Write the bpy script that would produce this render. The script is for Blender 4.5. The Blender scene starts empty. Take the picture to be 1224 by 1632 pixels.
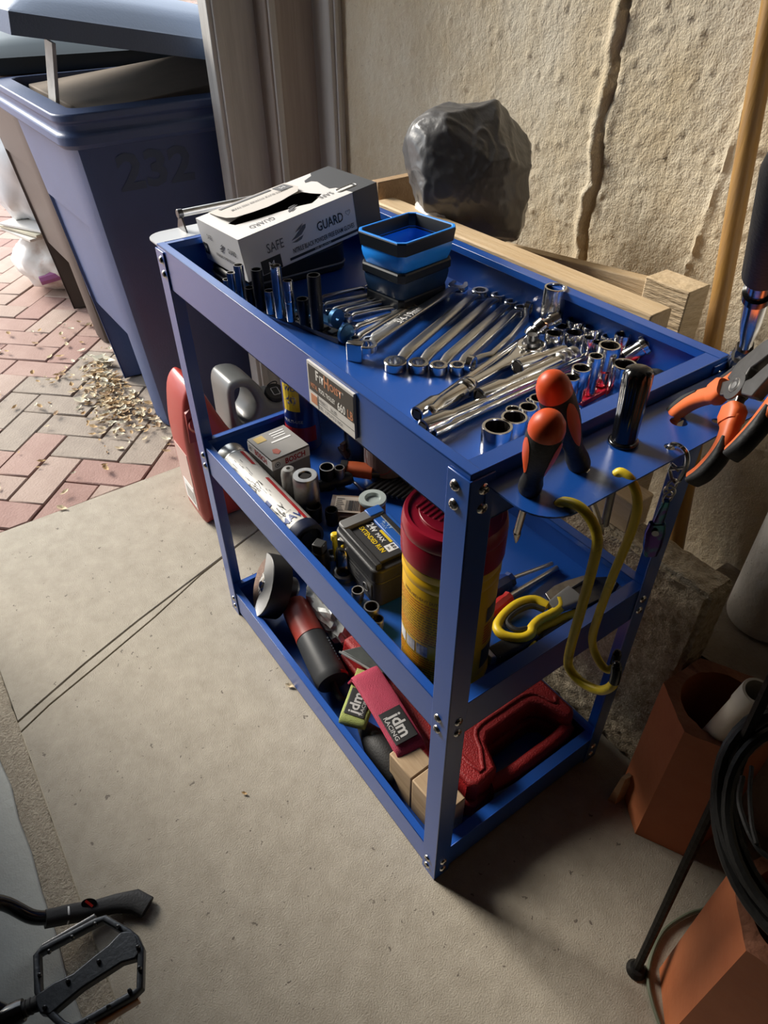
import bpy, bmesh, math, random
from mathutils import Vector as V, Matrix as Mx, noise as NZ
random.seed(7)
S = bpy.context.scene; COL = S.collection
# ---------------------------------------------------------------- camera
CR = Mx(((0.58103261, 0.81384826, -0.00721906), (0.51954794, -0.37772043, -0.76641843), (-0.62647509, 0.44156345, -0.64230108)))
CP = V((0.32999246, -0.32051171, 1.12529245)); FPX = 1103.34
cd = bpy.data.cameras.new('camera'); cam = bpy.data.objects.new('camera', cd); COL.objects.link(cam)
cam.matrix_world = Mx.Translation(CP) @ Mx((CR[0], -CR[1], -CR[2])).transposed().to_4x4()
cd.sensor_fit = 'VERTICAL'; cd.sensor_height = 36; cd.lens = FPX / 1632 * 36; cd.clip_start = 0.01
S.camera = cam
# ---------------------------------------------------------------- sky, hazy sun, exposure
W_ = bpy.data.worlds.new('sky'); S.world = W_; W_.use_nodes = True
bg = W_.node_tree.nodes['Background']; bg.inputs[0].default_value = (0.84, 0.92, 1.0, 1); bg.inputs[1].default_value = 1.95
sd = bpy.data.lights.new('sun', 'SUN'); sun = bpy.data.objects.new('sun', sd); COL.objects.link(sun)
sd.energy = 5.6; sd.angle = math.radians(24); sd.color = (1.0, 0.93, 0.82)
sun.rotation_euler = V((1, 0.33, -0.62)).to_track_quat('-Z', 'Y').to_euler()
S.view_settings.view_transform = 'Standard'; S.view_settings.look = 'None'; S.view_settings.gamma = 1
S.view_settings.use_curve_mapping = False; S.view_settings.exposure = 0.25

# ---------------------------------------------------------------- helpers
def on(px, py, z=None, X=None, Y=None):
    """the point of the plane z=, x= or y= that the lens sees at a pixel of the photograph (for measuring positions)"""
    r = CR.transposed() @ V(((px - 612) / FPX, (py - 816) / FPX, 1.0))
    if z is not None: t = (z - CP.z) / r.z
    elif X is not None: t = (X - CP.x) / r.x
    else: t = (Y - CP.y) / r.y
    return CP + r * t

MATS = {}
def mat(name, col, rough=0.5, metal=0.0, var=0.0, vs=8.0, bump=0.0, bs=60.0, coat=0.0, col2=None, trans=0.0, alpha=1.0, stretch=None, thr=None, spec=0.5, emit=None, bump2=None, aniso=0):
    if name in MATS: return MATS[name]
    m = bpy.data.materials.new(name); m.use_nodes = True; nt = m.node_tree; N = nt.nodes; Lk = nt.links
    b = N['Principled BSDF']; I = b.inputs
    I['Base Color'].default_value = (*col, 1); I['Roughness'].default_value = rough; I['Metallic'].default_value = metal
    I['Coat Weight'].default_value = coat; I['Coat Roughness'].default_value = 0.12
    I['Transmission Weight'].default_value = trans; I['Alpha'].default_value = alpha; I['Specular IOR Level'].default_value = spec
    if emit: I['Emission Color'].default_value = (*emit[:3], 1); I['Emission Strength'].default_value = emit[3]
    tc = N.new('ShaderNodeTexCoord'); mp = N.new('ShaderNodeMapping'); Lk.new(tc.outputs['Object'], mp.inputs[0])
    if stretch: mp.inputs['Scale'].default_value = stretch
    if var or col2:
        n = N.new('ShaderNodeTexNoise'); n.inputs['Scale'].default_value = vs; n.inputs['Detail'].default_value = 6; n.inputs['Roughness'].default_value = 0.65
        Lk.new(mp.outputs[0], n.inputs['Vector'])
        r = N.new('ShaderNodeValToRGB'); c2 = col2 or tuple(min(1, c * (1 + var)) for c in col); c1 = col if col2 else tuple(c * (1 - var) for c in col)
        t0, t1 = thr or (0.3, 0.7)
        r.color_ramp.elements[0].position = t0; r.color_ramp.elements[1].position = t1
        r.color_ramp.elements[0].color = (*c1, 1); r.color_ramp.elements[1].color = (*c2, 1)
        Lk.new(n.outputs[0], r.inputs[0]); Lk.new(r.outputs[0], I['Base Color'])
    prev = None
    for sc, st in ([(bs, bump)] if bump else []) + (bump2 or []):
        n2 = N.new('ShaderNodeTexNoise'); n2.inputs['Scale'].default_value = sc; n2.inputs['Detail'].default_value = 4
        Lk.new(mp.outputs[0], n2.inputs['Vector'])
        bp = N.new('ShaderNodeBump'); bp.inputs['Strength'].default_value = st; bp.inputs['Distance'].default_value = 0.004
        Lk.new(n2.outputs[0], bp.inputs['Height'])
        if prev: Lk.new(prev.outputs[0], bp.inputs['Normal'])
        prev = bp
    if prev: Lk.new(prev.outputs[0], I['Normal'])
    MATS[name] = m; return m

WM = {}                                                    # world matrix of every Empty that parents parts
def frame(z, x=None):
    """rotation whose z axis is z, x axis near x"""
    z = V(z).normalized(); x = V(x) if x is not None else (V((1, 0, 0)) if abs(z.x) < .9 else V((0, 1, 0)))
    x = (x - z * x.dot(z)).normalized(); y = z.cross(x)
    return Mx((x, y, z)).transposed()
def TM(loc, rot=None):
    return Mx.Translation(V(loc)) @ (rot.to_4x4() if rot else Mx())
def RZ(a): return Mx.Rotation(math.radians(a), 3, 'Z')

class MB:
    """collects shapes in world space; build() links them as ONE mesh object"""
    def __init__(s, M=None): s.v = []; s.f = []; s.mi = []; s.k = 0; s.M = M
    def add(s, vs, fs, M=None):
        o = len(s.v); T = s.M
        for p in vs:
            p = V(p)
            if M: p = M @ p
            if T: p = T @ p
            s.v.append(p)
        for f in fs: s.f.append([i + o for i in f]); s.mi.append(s.k)
        return s
    def mat(s, k): s.k = k; return s
    def box(s, c, d, rot=None):
        x, y, z = (q / 2 for q in d); vs = [(i * x, j * y, k * z) for i in (-1, 1) for j in (-1, 1) for k in (-1, 1)]
        return s.add(vs, [(0, 1, 3, 2), (4, 6, 7, 5), (0, 4, 5, 1), (2, 3, 7, 6), (0, 2, 6, 4), (1, 5, 7, 3)], TM(c, rot))
    def bx(s, x0, x1, y0, y1, z0, z1): return s.box(((x0 + x1) / 2, (y0 + y1) / 2, (z0 + z1) / 2), (abs(x1 - x0), abs(y1 - y0), abs(z1 - z0)))
    def lathe(s, prof, n=20, M=None, rf=None, closed=False):
        vs = []; fs = []; rows = []
        for i, (r, z) in enumerate(prof):
            if r < 1e-7: rows.append([len(vs)]); vs.append((0, 0, z)); continue
            row = []
            for k in range(n):
                a = 2 * math.pi * k / n; rr = r * (rf(k, i) if rf else 1); row.append(len(vs)); vs.append((rr * math.cos(a), rr * math.sin(a), z))
            rows.append(row)
        pr = list(zip(rows, rows[1:])) + ([(rows[-1], rows[0])] if closed else [])
        for A, B in pr:
            if len(A) == 1 and len(B) == 1: continue
            for k in range(n):
                k2 = (k + 1) % n
                if len(A) == 1: fs.append((A[0], B[k2], B[k]))
                elif len(B) == 1: fs.append((A[k], A[k2], B[0]))
                else: fs.append((A[k], A[k2], B[k2], B[k]))
        return s.add(vs, fs, M)
    def rod(s, p0, p1, r0, r1=None, n=16):
        p0, p1 = V(p0), V(p1); h = (p1 - p0).length; r1 = r0 if r1 is None else r1
        return s.lathe([(0, 0), (r0, 0), (r1, h), (0, h)], n, TM(p0, frame(p1 - p0)))
    def spin(s, p0, p1, prof, n=16, rf=None):
        """profile (radius, 0..1 along p0-p1)"""
        p0, p1 = V(p0), V(p1); h = (p1 - p0).length
        return s.lathe([(r, t * h) for r, t in prof], n, TM(p0, frame(p1 - p0)), rf)
    def sweep(s, pts, secs, up=(0, 0, 1), caps=True, closed=False):
        """secs: one list of (u,v) or one per point; u to the side, v up"""
        pts = [V(p) for p in pts]; n = len(pts)
        if not isinstance(secs[0][0], (tuple, list)): secs = [secs] * n
        vs = []; k = len(secs[0]); u0 = None
        for i, p in enumerate(pts):
            if closed: t = pts[(i + 1) % n] - pts[i - 1]
            else: t = pts[min(i + 1, n - 1)] - pts[max(i - 1, 0)]
            t.normalize()
            if up is None:
                if u0 is None: u0 = V((0, 0, 1)) if abs(t.z) < .9 else V((1, 0, 0))
                w = (u0 - t * u0.dot(t)).normalized(); u0 = w
            else:
                w = V(up); w = (w - t * w.dot(t)).normalized()
            sd_ = t.cross(w)
            for a, b in secs[i]: vs.append(p + sd_ * a + w * b)
        fs = []
        for i in range(n if closed else n - 1):
            j = (i + 1) % n
            for q in range(k): fs.append((i * k + q, i * k + (q + 1) % k, j * k + (q + 1) % k, j * k + q))
        if caps and not closed: fs.append(tuple(range(k))[::-1]); fs.append(tuple(range((n - 1) * k, n * k)))
        return s.add(vs, fs)
    def tube(s, pts, r, n=8, closed=False):
        rs = r if isinstance(r, (list, tuple)) else [r] * len(pts)
        return s.sweep(pts, [[(q * math.cos(2 * math.pi * k / n), q * math.sin(2 * math.pi * k / n)) for k in range(n)] for q in rs], None, True, closed)
    def prism(s, poly, z0, z1, M=None, top=1.0):
        n = len(poly); cx = sum(p[0] for p in poly) / n; cy = sum(p[1] for p in poly) / n
        vs = [(x, y, z0) for x, y in poly] + [(cx + (x - cx) * top, cy + (y - cy) * top, z1) for x, y in poly]
        return s.add(vs, [tuple(range(n))[::-1], tuple(range(n, 2 * n))] + [(i, (i + 1) % n, n + (i + 1) % n, n + i) for i in range(n)], M)
    def ball(s, c, r, n=12, M=None, sc=(1, 1, 1)):
        k = max(4, n // 2)
        prof = [(math.sin(math.pi * i / k), -math.cos(math.pi * i / k)) for i in range(k + 1)]; prof[0] = (0, -1); prof[-1] = (0, 1)
        return s.lathe(prof, n, TM(c, M) @ Mx.Diagonal((r * sc[0], r * sc[1], r * sc[2], 1)))
    def build(s, name, mats, parent=None, bevel=0, smooth=38, seg=2, sub=0, quiet=False):
        me = bpy.data.meshes.new(name); P = WM[parent].inverted() if parent and parent in WM else None
        me.from_pydata([P @ p for p in s.v] if P else s.v, [], s.f)
        mats = mats if isinstance(mats, (list, tuple)) else [mats]
        for m in mats: me.materials.append(m)
        me.polygons.foreach_set('material_index', s.mi)
        b = bmesh.new(); b.from_mesh(me); bmesh.ops.recalc_face_normals(b, faces=b.faces); b.to_mesh(me); b.free()
        if smooth: me.shade_smooth(); me.set_sharp_from_angle(angle=math.radians(smooth))
        o = bpy.data.objects.new(name, me); COL.objects.link(o)
        if parent: o.parent = parent
        if parent and parent in WM: WM[o] = WM[parent]
        else: WM[o] = Mx()
        if bevel:
            m = o.modifiers.new('edge', 'BEVEL'); m.width = bevel; m.segments = seg; m.limit_method = 'ANGLE'; m.angle_limit = math.radians(50)
        if sub: m = o.modifiers.new('round', 'SUBSURF'); m.levels = sub; m.render_levels = sub
        return o

def tag(o, label, cat, group=None, kind=None):
    o['label'] = label; o['category'] = cat
    if group: o['group'] = group
    if kind: o['kind'] = kind
    return o
def thing(name, label, cat, loc, rot=None, group=None):
    o = bpy.data.objects.new(name, None); COL.objects.link(o); o.empty_display_size = .02
    M = TM(loc, rot); o.matrix_world = M; WM[o] = M
    return tag(o, label, cat, group)
def struct(o): o['kind'] = 'structure'; return o

def text(s, size, m, parent, M, name='lettering', off=0.0, ax='CENTER', ay='CENTER', wide=1.0, fn=None, ital=0, h=None):
    """flat print: M places the text plane (x to the right, y up) in the world; fn bends it"""
    c = bpy.data.curves.new(name, 'FONT'); c.body = s; c.size = size; c.align_x = ax; c.align_y = ay; c.offset = off * size; c.resolution_u = 2; c.shear = ital
    o = bpy.data.objects.new(name, c); COL.objects.link(o)
    me = bpy.data.meshes.new_from_object(o); bpy.data.objects.remove(o)
    P = WM[parent].inverted() if parent else Mx()
    for v in me.vertices:
        p = V((v.co.x * wide, v.co.y, 0)); p = fn(p) if fn else M @ p; v.co = P @ p
    me.materials.clear(); me.materials.append(m)
    o = bpy.data.objects.new(name, me); COL.objects.link(o); o.parent = parent; WM[o] = WM.get(parent, Mx())
    return o
def face(c, right, up):
    """text plane at c"""
    r = V(right).normalized(); u = V(up); u = (u - r * u.dot(r)).normalized()
    return Mx.Translation(V(c)) @ Mx((r, u, r.cross(u))).transposed().to_4x4()
def lerp(a, b, t): return V(a) * (1 - t) + V(b) * t
def curve(pts, n=6):
    """Catmull-Rom through pts"""
    P = [V(p) for p in pts]; P = [P[0] * 2 - P[1]] + P + [P[-1] * 2 - P[-2]]; out = []
    for i in range(1, len(P) - 2):
        for k in range(n):
            t = k / n; a, b, c, d = P[i - 1:i + 3]
            out.append(0.5 * (2 * b + (c - a) * t + (2 * a - 5 * b + 4 * c - d) * t * t + (3 * b - a - 3 * c + d) * t ** 3))
    out.append(P[-2]); return out
def rrect(w, h, r, n=4):
    out = []
    for cx, cy, a0 in ((w / 2 - r, h / 2 - r, 0), (-w / 2 + r, h / 2 - r, 90), (-w / 2 + r, -h / 2 + r, 180), (w / 2 - r, -h / 2 + r, 270)):
        for k in range(n + 1):
            a = math.radians(a0 + 90 * k / n); out.append((cx + r * math.cos(a), cy + r * math.sin(a)))
    return out
def ring(r, n): return [(r * math.cos(2 * math.pi * k / n), r * math.sin(2 * math.pi * k / n)) for k in range(n)]

# ---------------------------------------------------------------- shared materials
CHROME = mat('chrome', (.66, .65, .63), .17, 1, bump=.012, bs=40)
CHROME2 = mat('chrome_satin', (.60, .58, .54), .3, 1, bump=.05, bs=200)
STEEL = mat('worn_steel', (.34, .33, .32), .38, 1, var=.25, vs=40)
DARKSTEEL = mat('dark_steel', (.11, .11, .115), .36, .9, var=.25, vs=60)
BLACK = mat('black_plastic', (.012, .012, .013), .42)
BLACKR = mat('black_rubber', (.016, .016, .017), .6, bump=.15, bs=300)
BLACKG = mat('black_gloss', (.006, .006, .007), .18, coat=.3)
GREYP = mat('grey_plastic', (.2, .2, .2), .45)
WHITE = mat('white_print', (.8, .8, .8), .5)
INK = mat('black_print', (.02, .02, .022), .5)
GINK = mat('grey_print', (.13, .13, .14), .5)
BLUE = mat('blue_powder_coat', (.008, .075, .36), .36, coat=.6, var=.05, vs=4, bump=.04, bs=900)
BLUE.node_tree.nodes['Principled BSDF'].inputs['Coat Roughness'].default_value = .22; BLUE.node_tree.nodes['Principled BSDF'].inputs['Coat IOR'].default_value = 1.6
ORANGE = mat('orange_plastic', (.85, .11, .025), .42)
RED = mat('red_plastic', (.45, .02, .02), .4)
YELLOW = mat('yellow_plastic', (.85, .60, .02), .42)
# ================================================================ THE SETTING
WY = 0.66                                                  # plane of the plastered wall
CONC = mat('concrete', (.30, .262, .205), .75, var=.0, col2=(.42, .375, .305), vs=26, bump=.10, bs=60, bump2=[(420, .3), (900, .2)], thr=(.25, .78))
def pits(m, col, sc, lim):
    """adds small pits to a concrete as dark spots in its colour"""
    nt = m.node_tree; N = nt.nodes; b = N['Principled BSDF']; tc = N['Texture Coordinate']
    vo = N.new('ShaderNodeTexVoronoi'); vo.inputs['Scale'].default_value = sc; vo.inputs['Randomness'].default_value = 1
    no = N.new('ShaderNodeTexNoise'); no.inputs['Scale'].default_value = sc * 2; ad = N.new('ShaderNodeVectorMath'); ad.operation = 'MULTIPLY_ADD'
    ad.inputs[1].default_value = (.02, .02, .02); nt.links.new(tc.outputs['Object'], no.inputs['Vector']); nt.links.new(no.outputs['Color'], ad.inputs[0]); nt.links.new(tc.outputs['Object'], ad.inputs[2]); nt.links.new(ad.outputs[0], vo.inputs['Vector'])
    se = N.new('ShaderNodeSeparateColor'); nt.links.new(vo.outputs['Color'], se.inputs[0])
    mu = N.new('ShaderNodeMath'); mu.operation = 'MULTIPLY'; mu.inputs[1].default_value = lim; nt.links.new(se.outputs[0], mu.inputs[0])
    lt = N.new('ShaderNodeMath'); lt.operation = 'LESS_THAN'; nt.links.new(vo.outputs['Distance'], lt.inputs[0]); nt.links.new(mu.outputs[0], lt.inputs[1])
    p2 = N.new('ShaderNodeMath'); p2.operation = 'GREATER_THAN'; p2.inputs[1].default_value = .62; nt.links.new(se.outputs[1], p2.inputs[0])
    ml = N.new('ShaderNodeMath'); ml.operation = 'MULTIPLY'; nt.links.new(lt.outputs[0], ml.inputs[0]); nt.links.new(p2.outputs[0], ml.inputs[1])
    mx = N.new('ShaderNodeMix'); mx.data_type = 'RGBA'; src = b.inputs['Base Color'].links[0].from_socket
    nt.links.new(ml.outputs[0], mx.inputs[0]); nt.links.new(src, mx.inputs[6]); mx.inputs[7].default_value = (*col, 1); nt.links.new(mx.outputs[2], b.inputs['Base Color'])
pits(CONC, (.15, .125, .10), 62, .20); pits(CONC, (.24, .205, .165), 150, .22)
CONC2 = mat('painted_concrete', (.36, .36, .33), .6, col2=(.45, .46, .43), vs=4, bump=.25, bs=60, bump2=[(400, .15)])
pits(CONC2, (.17, .14, .12), 11, .30)
MORTAR = mat('rough_mortar', (.30, .25, .19), .9, col2=(.47, .41, .32), vs=150, bump=.8, bs=260, bump2=[(700, .5)])
DIRT = mat('dirt', (.045, .036, .028), .95, var=.3, vs=60)

def poly_slab(name, poly, z0, z1, m, parent):
    b = MB(); b.prism(poly, z0, z1); return b.build(name, m, parent, bevel=.0018, seg=1)
fl = MB(); fl.bx(-1.25, 2.3, -3.6, WY, -.10, -.012); floor = struct(fl.build('floor', DIRT))
L1 = [(-.672, -.455), (-.694, -.405), (-.735, -.31), (-.783, -.18), (-.835, -.02), (-.884, .13), (-1.05, WY)]
L2 = [(-.648, -.455), (-.678, -.395), (-.718, -.288), (-.772, -.15), (-.8335, -.015)]
g = .0016
poly_slab('slab', [(-1.25, -.455)] + [(x - g, y) for x, y in L1] + [(-1.25, WY)], -.08, 0, CONC, floor)
poly_slab('slab', [(x + g * .7, y) for x, y in L1[:5]] + [(x - g, y) for x, y in L2[::-1]], -.08, -.0006, CONC, floor)
poly_slab('slab', [(2.3, -.455), (2.3, WY)] + [(x + g, y) for x, y in [L1[6], L1[5], (-.8335, -.015)] + L2[:4][::-1]], -.08, 0, CONC, floor)
rs = random.Random(3)
edge = [(-1.25 + i * .07, -.499 + rs.uniform(-.004, .004)) for i in range(51)]
poly_slab('slab', edge + [(2.3, -3.6), (-1.25, -3.6)], -.08, .001, CONC2, floor)
mo = MB(); nx = 240
vs = []; fs = []
for i in range(nx + 1):
    for j in range(9):
        x = -1.25 + 2.6 * i / nx; y = -.502 + .0475 * j / 8
        e = -.003 if j in (0, 8) else 0
        vs.append((x, y + (NZ.noise(V((x * 30, j * 7, 0))) * .004 if j in (0, 8) else 0), -.003 + e + .0012 * NZ.noise(V((x * 60, y * 60, 3))) + .0014 * NZ.noise(V((x * 190, y * 190, 1)))))
for i in range(nx):
    for j in range(8): a = i * 9 + j; fs.append((a, a + 9, a + 10, a + 1))
mo.add(vs, fs); mo.build('mortar_strip', MORTAR, floor)

# plastered wall: a relief mesh, with the open seam and its lips of mortar
PLA = mat('rough_plaster', (.66, .53, .34), .85, col2=(.80, .72, .57), vs=5, bump=.35, bs=48, bump2=[(130, .55), (380, .45)], thr=(.3, .62), stretch=(1, 1, .85))
pits(PLA, (.42, .34, .23), 95, .16)
def wall_relief(x, z):
    d = .0035 * NZ.noise(V((x * 9, z * 5, 0))) + .0012 * NZ.noise(V((x * 34, z * 30, 5))) + .0012 * NZ.noise(V((x * 95, z * 85, 9)))
    n = NZ.noise(V((x * 78, z * 66, 31)))
    if n > .33: d += (n - .33) * .009
    if n < -.50: d += (n + .50) * .012
    sx = -.452 + .010 * NZ.noise(V((0, z * 14, 2))) + .006 * NZ.noise(V((0, z * 50, 2)))
    t = x - sx
    wob = .6 + .6 * NZ.noise(V((1, z * 17, 4)))
    if -.035 < t <= -.004: d += .016 * wob * (1 + .6 * NZ.noise(V((x * 60, z * 45, 6)))) * math.exp(-((t + .012) / .010) ** 2)
    if abs(t) < .0055: d -= .011 * (.55 + .9 * NZ.noise(V((3, z * 26, 8)))) * (1 - abs(t) / .0055)
    if .004 < t < .03: d += .002 * math.exp(-((t - .010) / .008) ** 2)
    t2 = x - (-.252 + (z - .75) * .09)
    d += .004 * math.exp(-(t2 / .003) ** 2)
    return d
wb = MB(); nx, nz = 420, 240; vs = []; fs = []
for i in range(nx + 1):
    for j in range(nz + 1):
        x = -1.24 + 2.1 * i / nx; z = .1 + 1.25 * j / nz; vs.append((x, WY - wall_relief(x, z), z))
for i in range(nx):
    for j in range(nz): a = i * (nz + 1) + j; fs.append((a, a + nz + 1, a + nz + 2, a + 1))
wb.add(vs, fs)
wb.bx(-1.3, 2.3, WY + .03, WY + .15, -.1, 2.4); wb.bx(.86, 2.3, WY, WY + .05, -.1, 2.4); wb.bx(-1.3, .86, WY, WY + .05, 1.35, 2.4); wb.bx(-1.3, .86, WY, WY + .05, -.1, .1)
struct(wb.build('wall_back', PLA, smooth=60))
CEIL = mat('plaster_dark', (.10, .088, .075), .9)
def shell(name, *a): b = MB(); b.bx(*a); return struct(b.build(name, CEIL))
shell('ceiling', -1.32, 2.4, -3.7, WY + .15, 2.4, 2.5); shell('wall_right', 2.3, 2.4, -3.7, WY + .15, -.1, 2.4)
shell('wall_front', -1.32, 2.4, -3.7, -3.6, -.1, 2.4); shell('wall_left', -1.42, -1.32, -3.7, -.68, -.1, 2.4); shell('beam', -1.42, -1.32, -.68, WY + .15, 1.92, 2.5)  # unseen; reach of left wall and beam set to narrow the incoming daylight
# stepped boards of the door jamb
JAMB = mat('weathered_paint', (.46, .44, .42), .65, col2=(.62, .60, .57), vs=16, stretch=(3, 3, .22), bump=.25, bs=30)
JAMB2 = mat('weathered_wood', (.31, .26, .225), .7, col2=(.43, .37, .33), vs=14, stretch=(4, 4, .18), bump=.3, bs=30)
jb = struct(MB().bx(-1.42, -1.30, .56, WY + .15, -.1, 2.4).build('wall_return', CEIL))
for i, (x0, x1, y0, y1, m) in enumerate([(-1.37, -1.325, .408, .60, JAMB), (-1.36, -1.317, .418, .438, JAMB), (-1.34, -1.27, .515, .66, JAMB2), (-1.28, -1.263, .520, .536, JAMB), (-1.28, -1.2, .628, .66, JAMB), (-1.22, -1.193, .638, .648, JAMB)]):
    b = MB(); b.bx(x0, x1, y0, y1, -.02, 2.4); o = b.build('trim_%d' % (i + 1), m, bevel=.002); struct(o)
# old footing behind the clay pipes
FOOT = mat('footing', (.24, .20, .16), .9, col2=(.36, .31, .26), vs=7, bump=.7, bs=40, bump2=[(160, .5)])
b = MB(); vs = []; fs = []
for i in range(61):
    for j in range(13):
        x = -.03 + 1.55 * i / 60; y = .47 + .2 * j / 12; vs.append((x, y - .01 * (j == 0), .275 + .05 * (y - .47) + .012 * NZ.noise(V((x * 9, y * 9, 0))) + .005 * NZ.noise(V((x * 40, y * 40, 0)))))
for i in range(60):
    for j in range(12): a = i * 13 + j; fs.append((a, a + 13, a + 14, a + 1))
b.add(vs, fs); b.bx(-.03, 1.52, .475, .66, -.02, .262); struct(b.build('trim_7', FOOT, smooth=60))

# ================================================================ BRICK PAVING OUTSIDE
b = MB(); b.bx(-40, -1.25, -12, 14, -.2, -.014); struct(b.build('ground', mat('joint_sand', (.17, .13, .10), .95, col2=(.26, .21, .16), vs=20)))
BR = [mat('paver_%s' % n, c, .8, col2=d, vs=9, bump=.35, bs=160, bump2=[(500, .3)]) for n, c, d in
      (('rose', (.29, .175, .145), (.37, .245, .205)), ('tan', (.31, .22, .18), (.39, .29, .24)), ('red', (.26, .145, .12), (.33, .20, .17)))]
LICH = mat('paver_grey', (.25, .205, .17), .85, col2=(.33, .275, .225), vs=14, bump=.4, bs=160)
U = V((math.sqrt(.5), math.sqrt(.5), 0)); Vv = V((-math.sqrt(.5), math.sqrt(.5), 0)); E0 = V((-1.459, -.093, 0)); w = .1035
def clip(poly, xm):
    out = []
    for a, c in zip(poly, poly[1:] + poly[:1]):
        if a[0] <= xm: out.append(a)
        if (a[0] <= xm) != (c[0] <= xm): t = (xm - a[0]) / (c[0] - a[0]); out.append((xm, a[1] + t * (c[1] - a[1])))
    return out
paving = struct(MB().bx(-1.262, -1.252, -3.4, .40, -.1, -.003).build('trim_8', CONC))       # edge of the slab beside the bricks
pav = bpy.data.objects.new('brick_paving', None); COL.objects.link(pav); WM[pav] = Mx(); struct(pav)
far = MB(); rb = random.Random(11); ge = .0032; protos = {}; nb = 0; bricks = []
for i in range(-170, 130):
    for j in range(-150, 160):
        d = (i + j) % 4
        if d == 0: a, h = 2, 1
        elif d == 2: a, h = 1, 2
        else: continue
        # row 0 hangs below E0, so v runs from j-1
        c = E0 + U * (w * (i + a / 2)) + Vv * (w * (j - 1 + h / 2))
        if c.x > -1.16 or c.x < -19 or c.y < -6 or c.y > 9: continue
        bricks.append((a, h, c))
def inview(c):
    q = CR @ (c - CP)
    if q.z < .05: return None
    return 612 + FPX * q.x / q.z, 816 + FPX * q.y / q.z, q.z
bricks.sort(key=lambda t: (t[2] - CP).length)
for a, h, c in bricks:
    p = inview(c)
    hx, hy = (w - ge) * 1.0 * a / 2 - (ge / 2 if a == 2 else 0), (w - ge) * h / 2
    hx = a * w / 2 - ge / 2; hy = h * w / 2 - ge / 2
    Q = [c + U * (sx * hx) + Vv * (sy * hy) for sx, sy in ((-1, -1), (1, -1), (1, 1), (-1, 1))]
    poly = [(q.x, q.y) for q in Q]; cut = any(q[0] > -1.264 for q in poly)
    if cut: poly = clip(poly, -1.264)
    if len(poly) < 3: continue
    vis = p and -40 < p[0] < 420 and -40 < p[1] < 900 and not (c.y > .75 and c.x > -3)
    dz = rb.uniform(-.0035, .0015); k = rb.choice((0, 0, 1, 1, 2)); leaf = (c - V((-1.75, .1, 0))).length < .33
    if vis and nb < 290:
        nb += 1
        if cut:
            b = MB(); b.prism(poly, -.05, dz - .003); o = b.build('brick', BR[k], pav, bevel=.003, seg=1)
        else:
            key = (a, h, 3 if leaf else k)
            if key not in protos:
                b = MB(); b.box((0, 0, -.025), (2 * hx, 2 * hy, .05), RZ(45)); protos[key] = b.build('brick', LICH if leaf else BR[k], pav, bevel=.003, seg=1); o = protos[key]
            else: o = protos[key].copy(); COL.objects.link(o)
            o.location = (c.x, c.y, dz - .003)
    elif c.x > -19: far.mat(k).prism(poly, -.03, -.003 + dz)
fo = far.build('brick', BR, pav, smooth=0); fo['kind'] = 'stuff'
# ================================================================ TOOL CART
L, Wd, H = .70, .366, .78
cart = thing('tool_cart', 'blue sheet-steel three-tier tool cart standing on the concrete floor', 'tool cart', (-L / 2, Wd / 2, 0))
def tray(z0, z1):
    t = .0016; b = MB(); x0, x1, y0, y1 = -L + .0025, -.0025, .0025, Wd - .0025
    b.bx(x0, x1, y0, y1, z0 + .0, z0 + .0025)
    b.bx(x0, x1, y0, y0 + t, z0, z1); b.bx(x0, x1, y1 - t, y1, z0, z1); b.bx(x0, x0 + t, y0, y1, z0, z1); b.bx(x1 - t, x1, y0, y1, z0, z1)
    rf, rb_, rl, rr = .0125, .016, .011, .019
    b.bx(x0, x1, y0, y0 + rf, z1 - t, z1); b.bx(x0, x1, y1 - rb_, y1, z1 - t, z1)
    b.bx(x0, x0 + rl, y0, y1, z1 - t - .0004, z1 - .0004); b.bx(x1 - rr, x1, y0, y1, z1 - t - .0004, z1 - .0004)
    b.bx(x0, x1, y0 + rf - t, y0 + rf, z1 - .010, z1); b.bx(x0, x1, y1 - rb_, y1 - rb_ + t, z1 - .010, z1)
    b.bx(x0 + rl - t, x0 + rl, y0, y1, z1 - .010, z1 - .0004); b.bx(x1 - rr, x1 - rr + t, y0, y1, z1 - .010, z1 - .0004)
    return b.build('tray', BLUE, cart, bevel=.0007)
TZ, MZ, BZ = .7205, .3785, .0105                          # upper faces of the three tray floors
tray(.718, H); tray(.376, .436); tray(.008, .068)
SCREW = mat('zinc_screw', (.72, .70, .66), .22, 1)
for sx, sy, x, y in ((-1, 1, 0, 0), (1, 1, -L, 0), (-1, -1, 0, Wd), (1, -1, -L, Wd)):
    b = MB(); t = .0022
    b.bx(x, x + sx * .030, y - sy * .0001, y + sy * t, 0, .7745); b.bx(x, x + sx * t, y, y + sy * .029, 0, .7745)
    p = b.build('post', BLUE, cart, bevel=.0008)
    for z in (.761, .740, .414, .391, .043, .020):
        for c, ax in (((x + sx * .0185, y, z), (0, -sy, 0)), ((x, y + sy * .0165, z), (-sx, 0, 0))):
            b = MB(); M = TM(c, frame(ax))
            b.lathe([(0, .0030), (.0018, .0032), (.0042, .0026), (.0056, .0012), (.0060, 0)], 14, M)
            for k in (45, 135): b.box((0, 0, .0032), (.0072, .0016, .0010), None) if 0 else b.add([M @ (RZ(k) @ V(q)) for q in ((-.0032, -.0007, .0034), (.0032, -.0007, .0034), (.0032, .0007, .0034), (-.0032, .0007, .0034))], [(0, 1, 2, 3)])
            b.mi = b.mi[:-2] + [1, 1]
            b.build('screw', [SCREW, DARKSTEEL], p)
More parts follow.
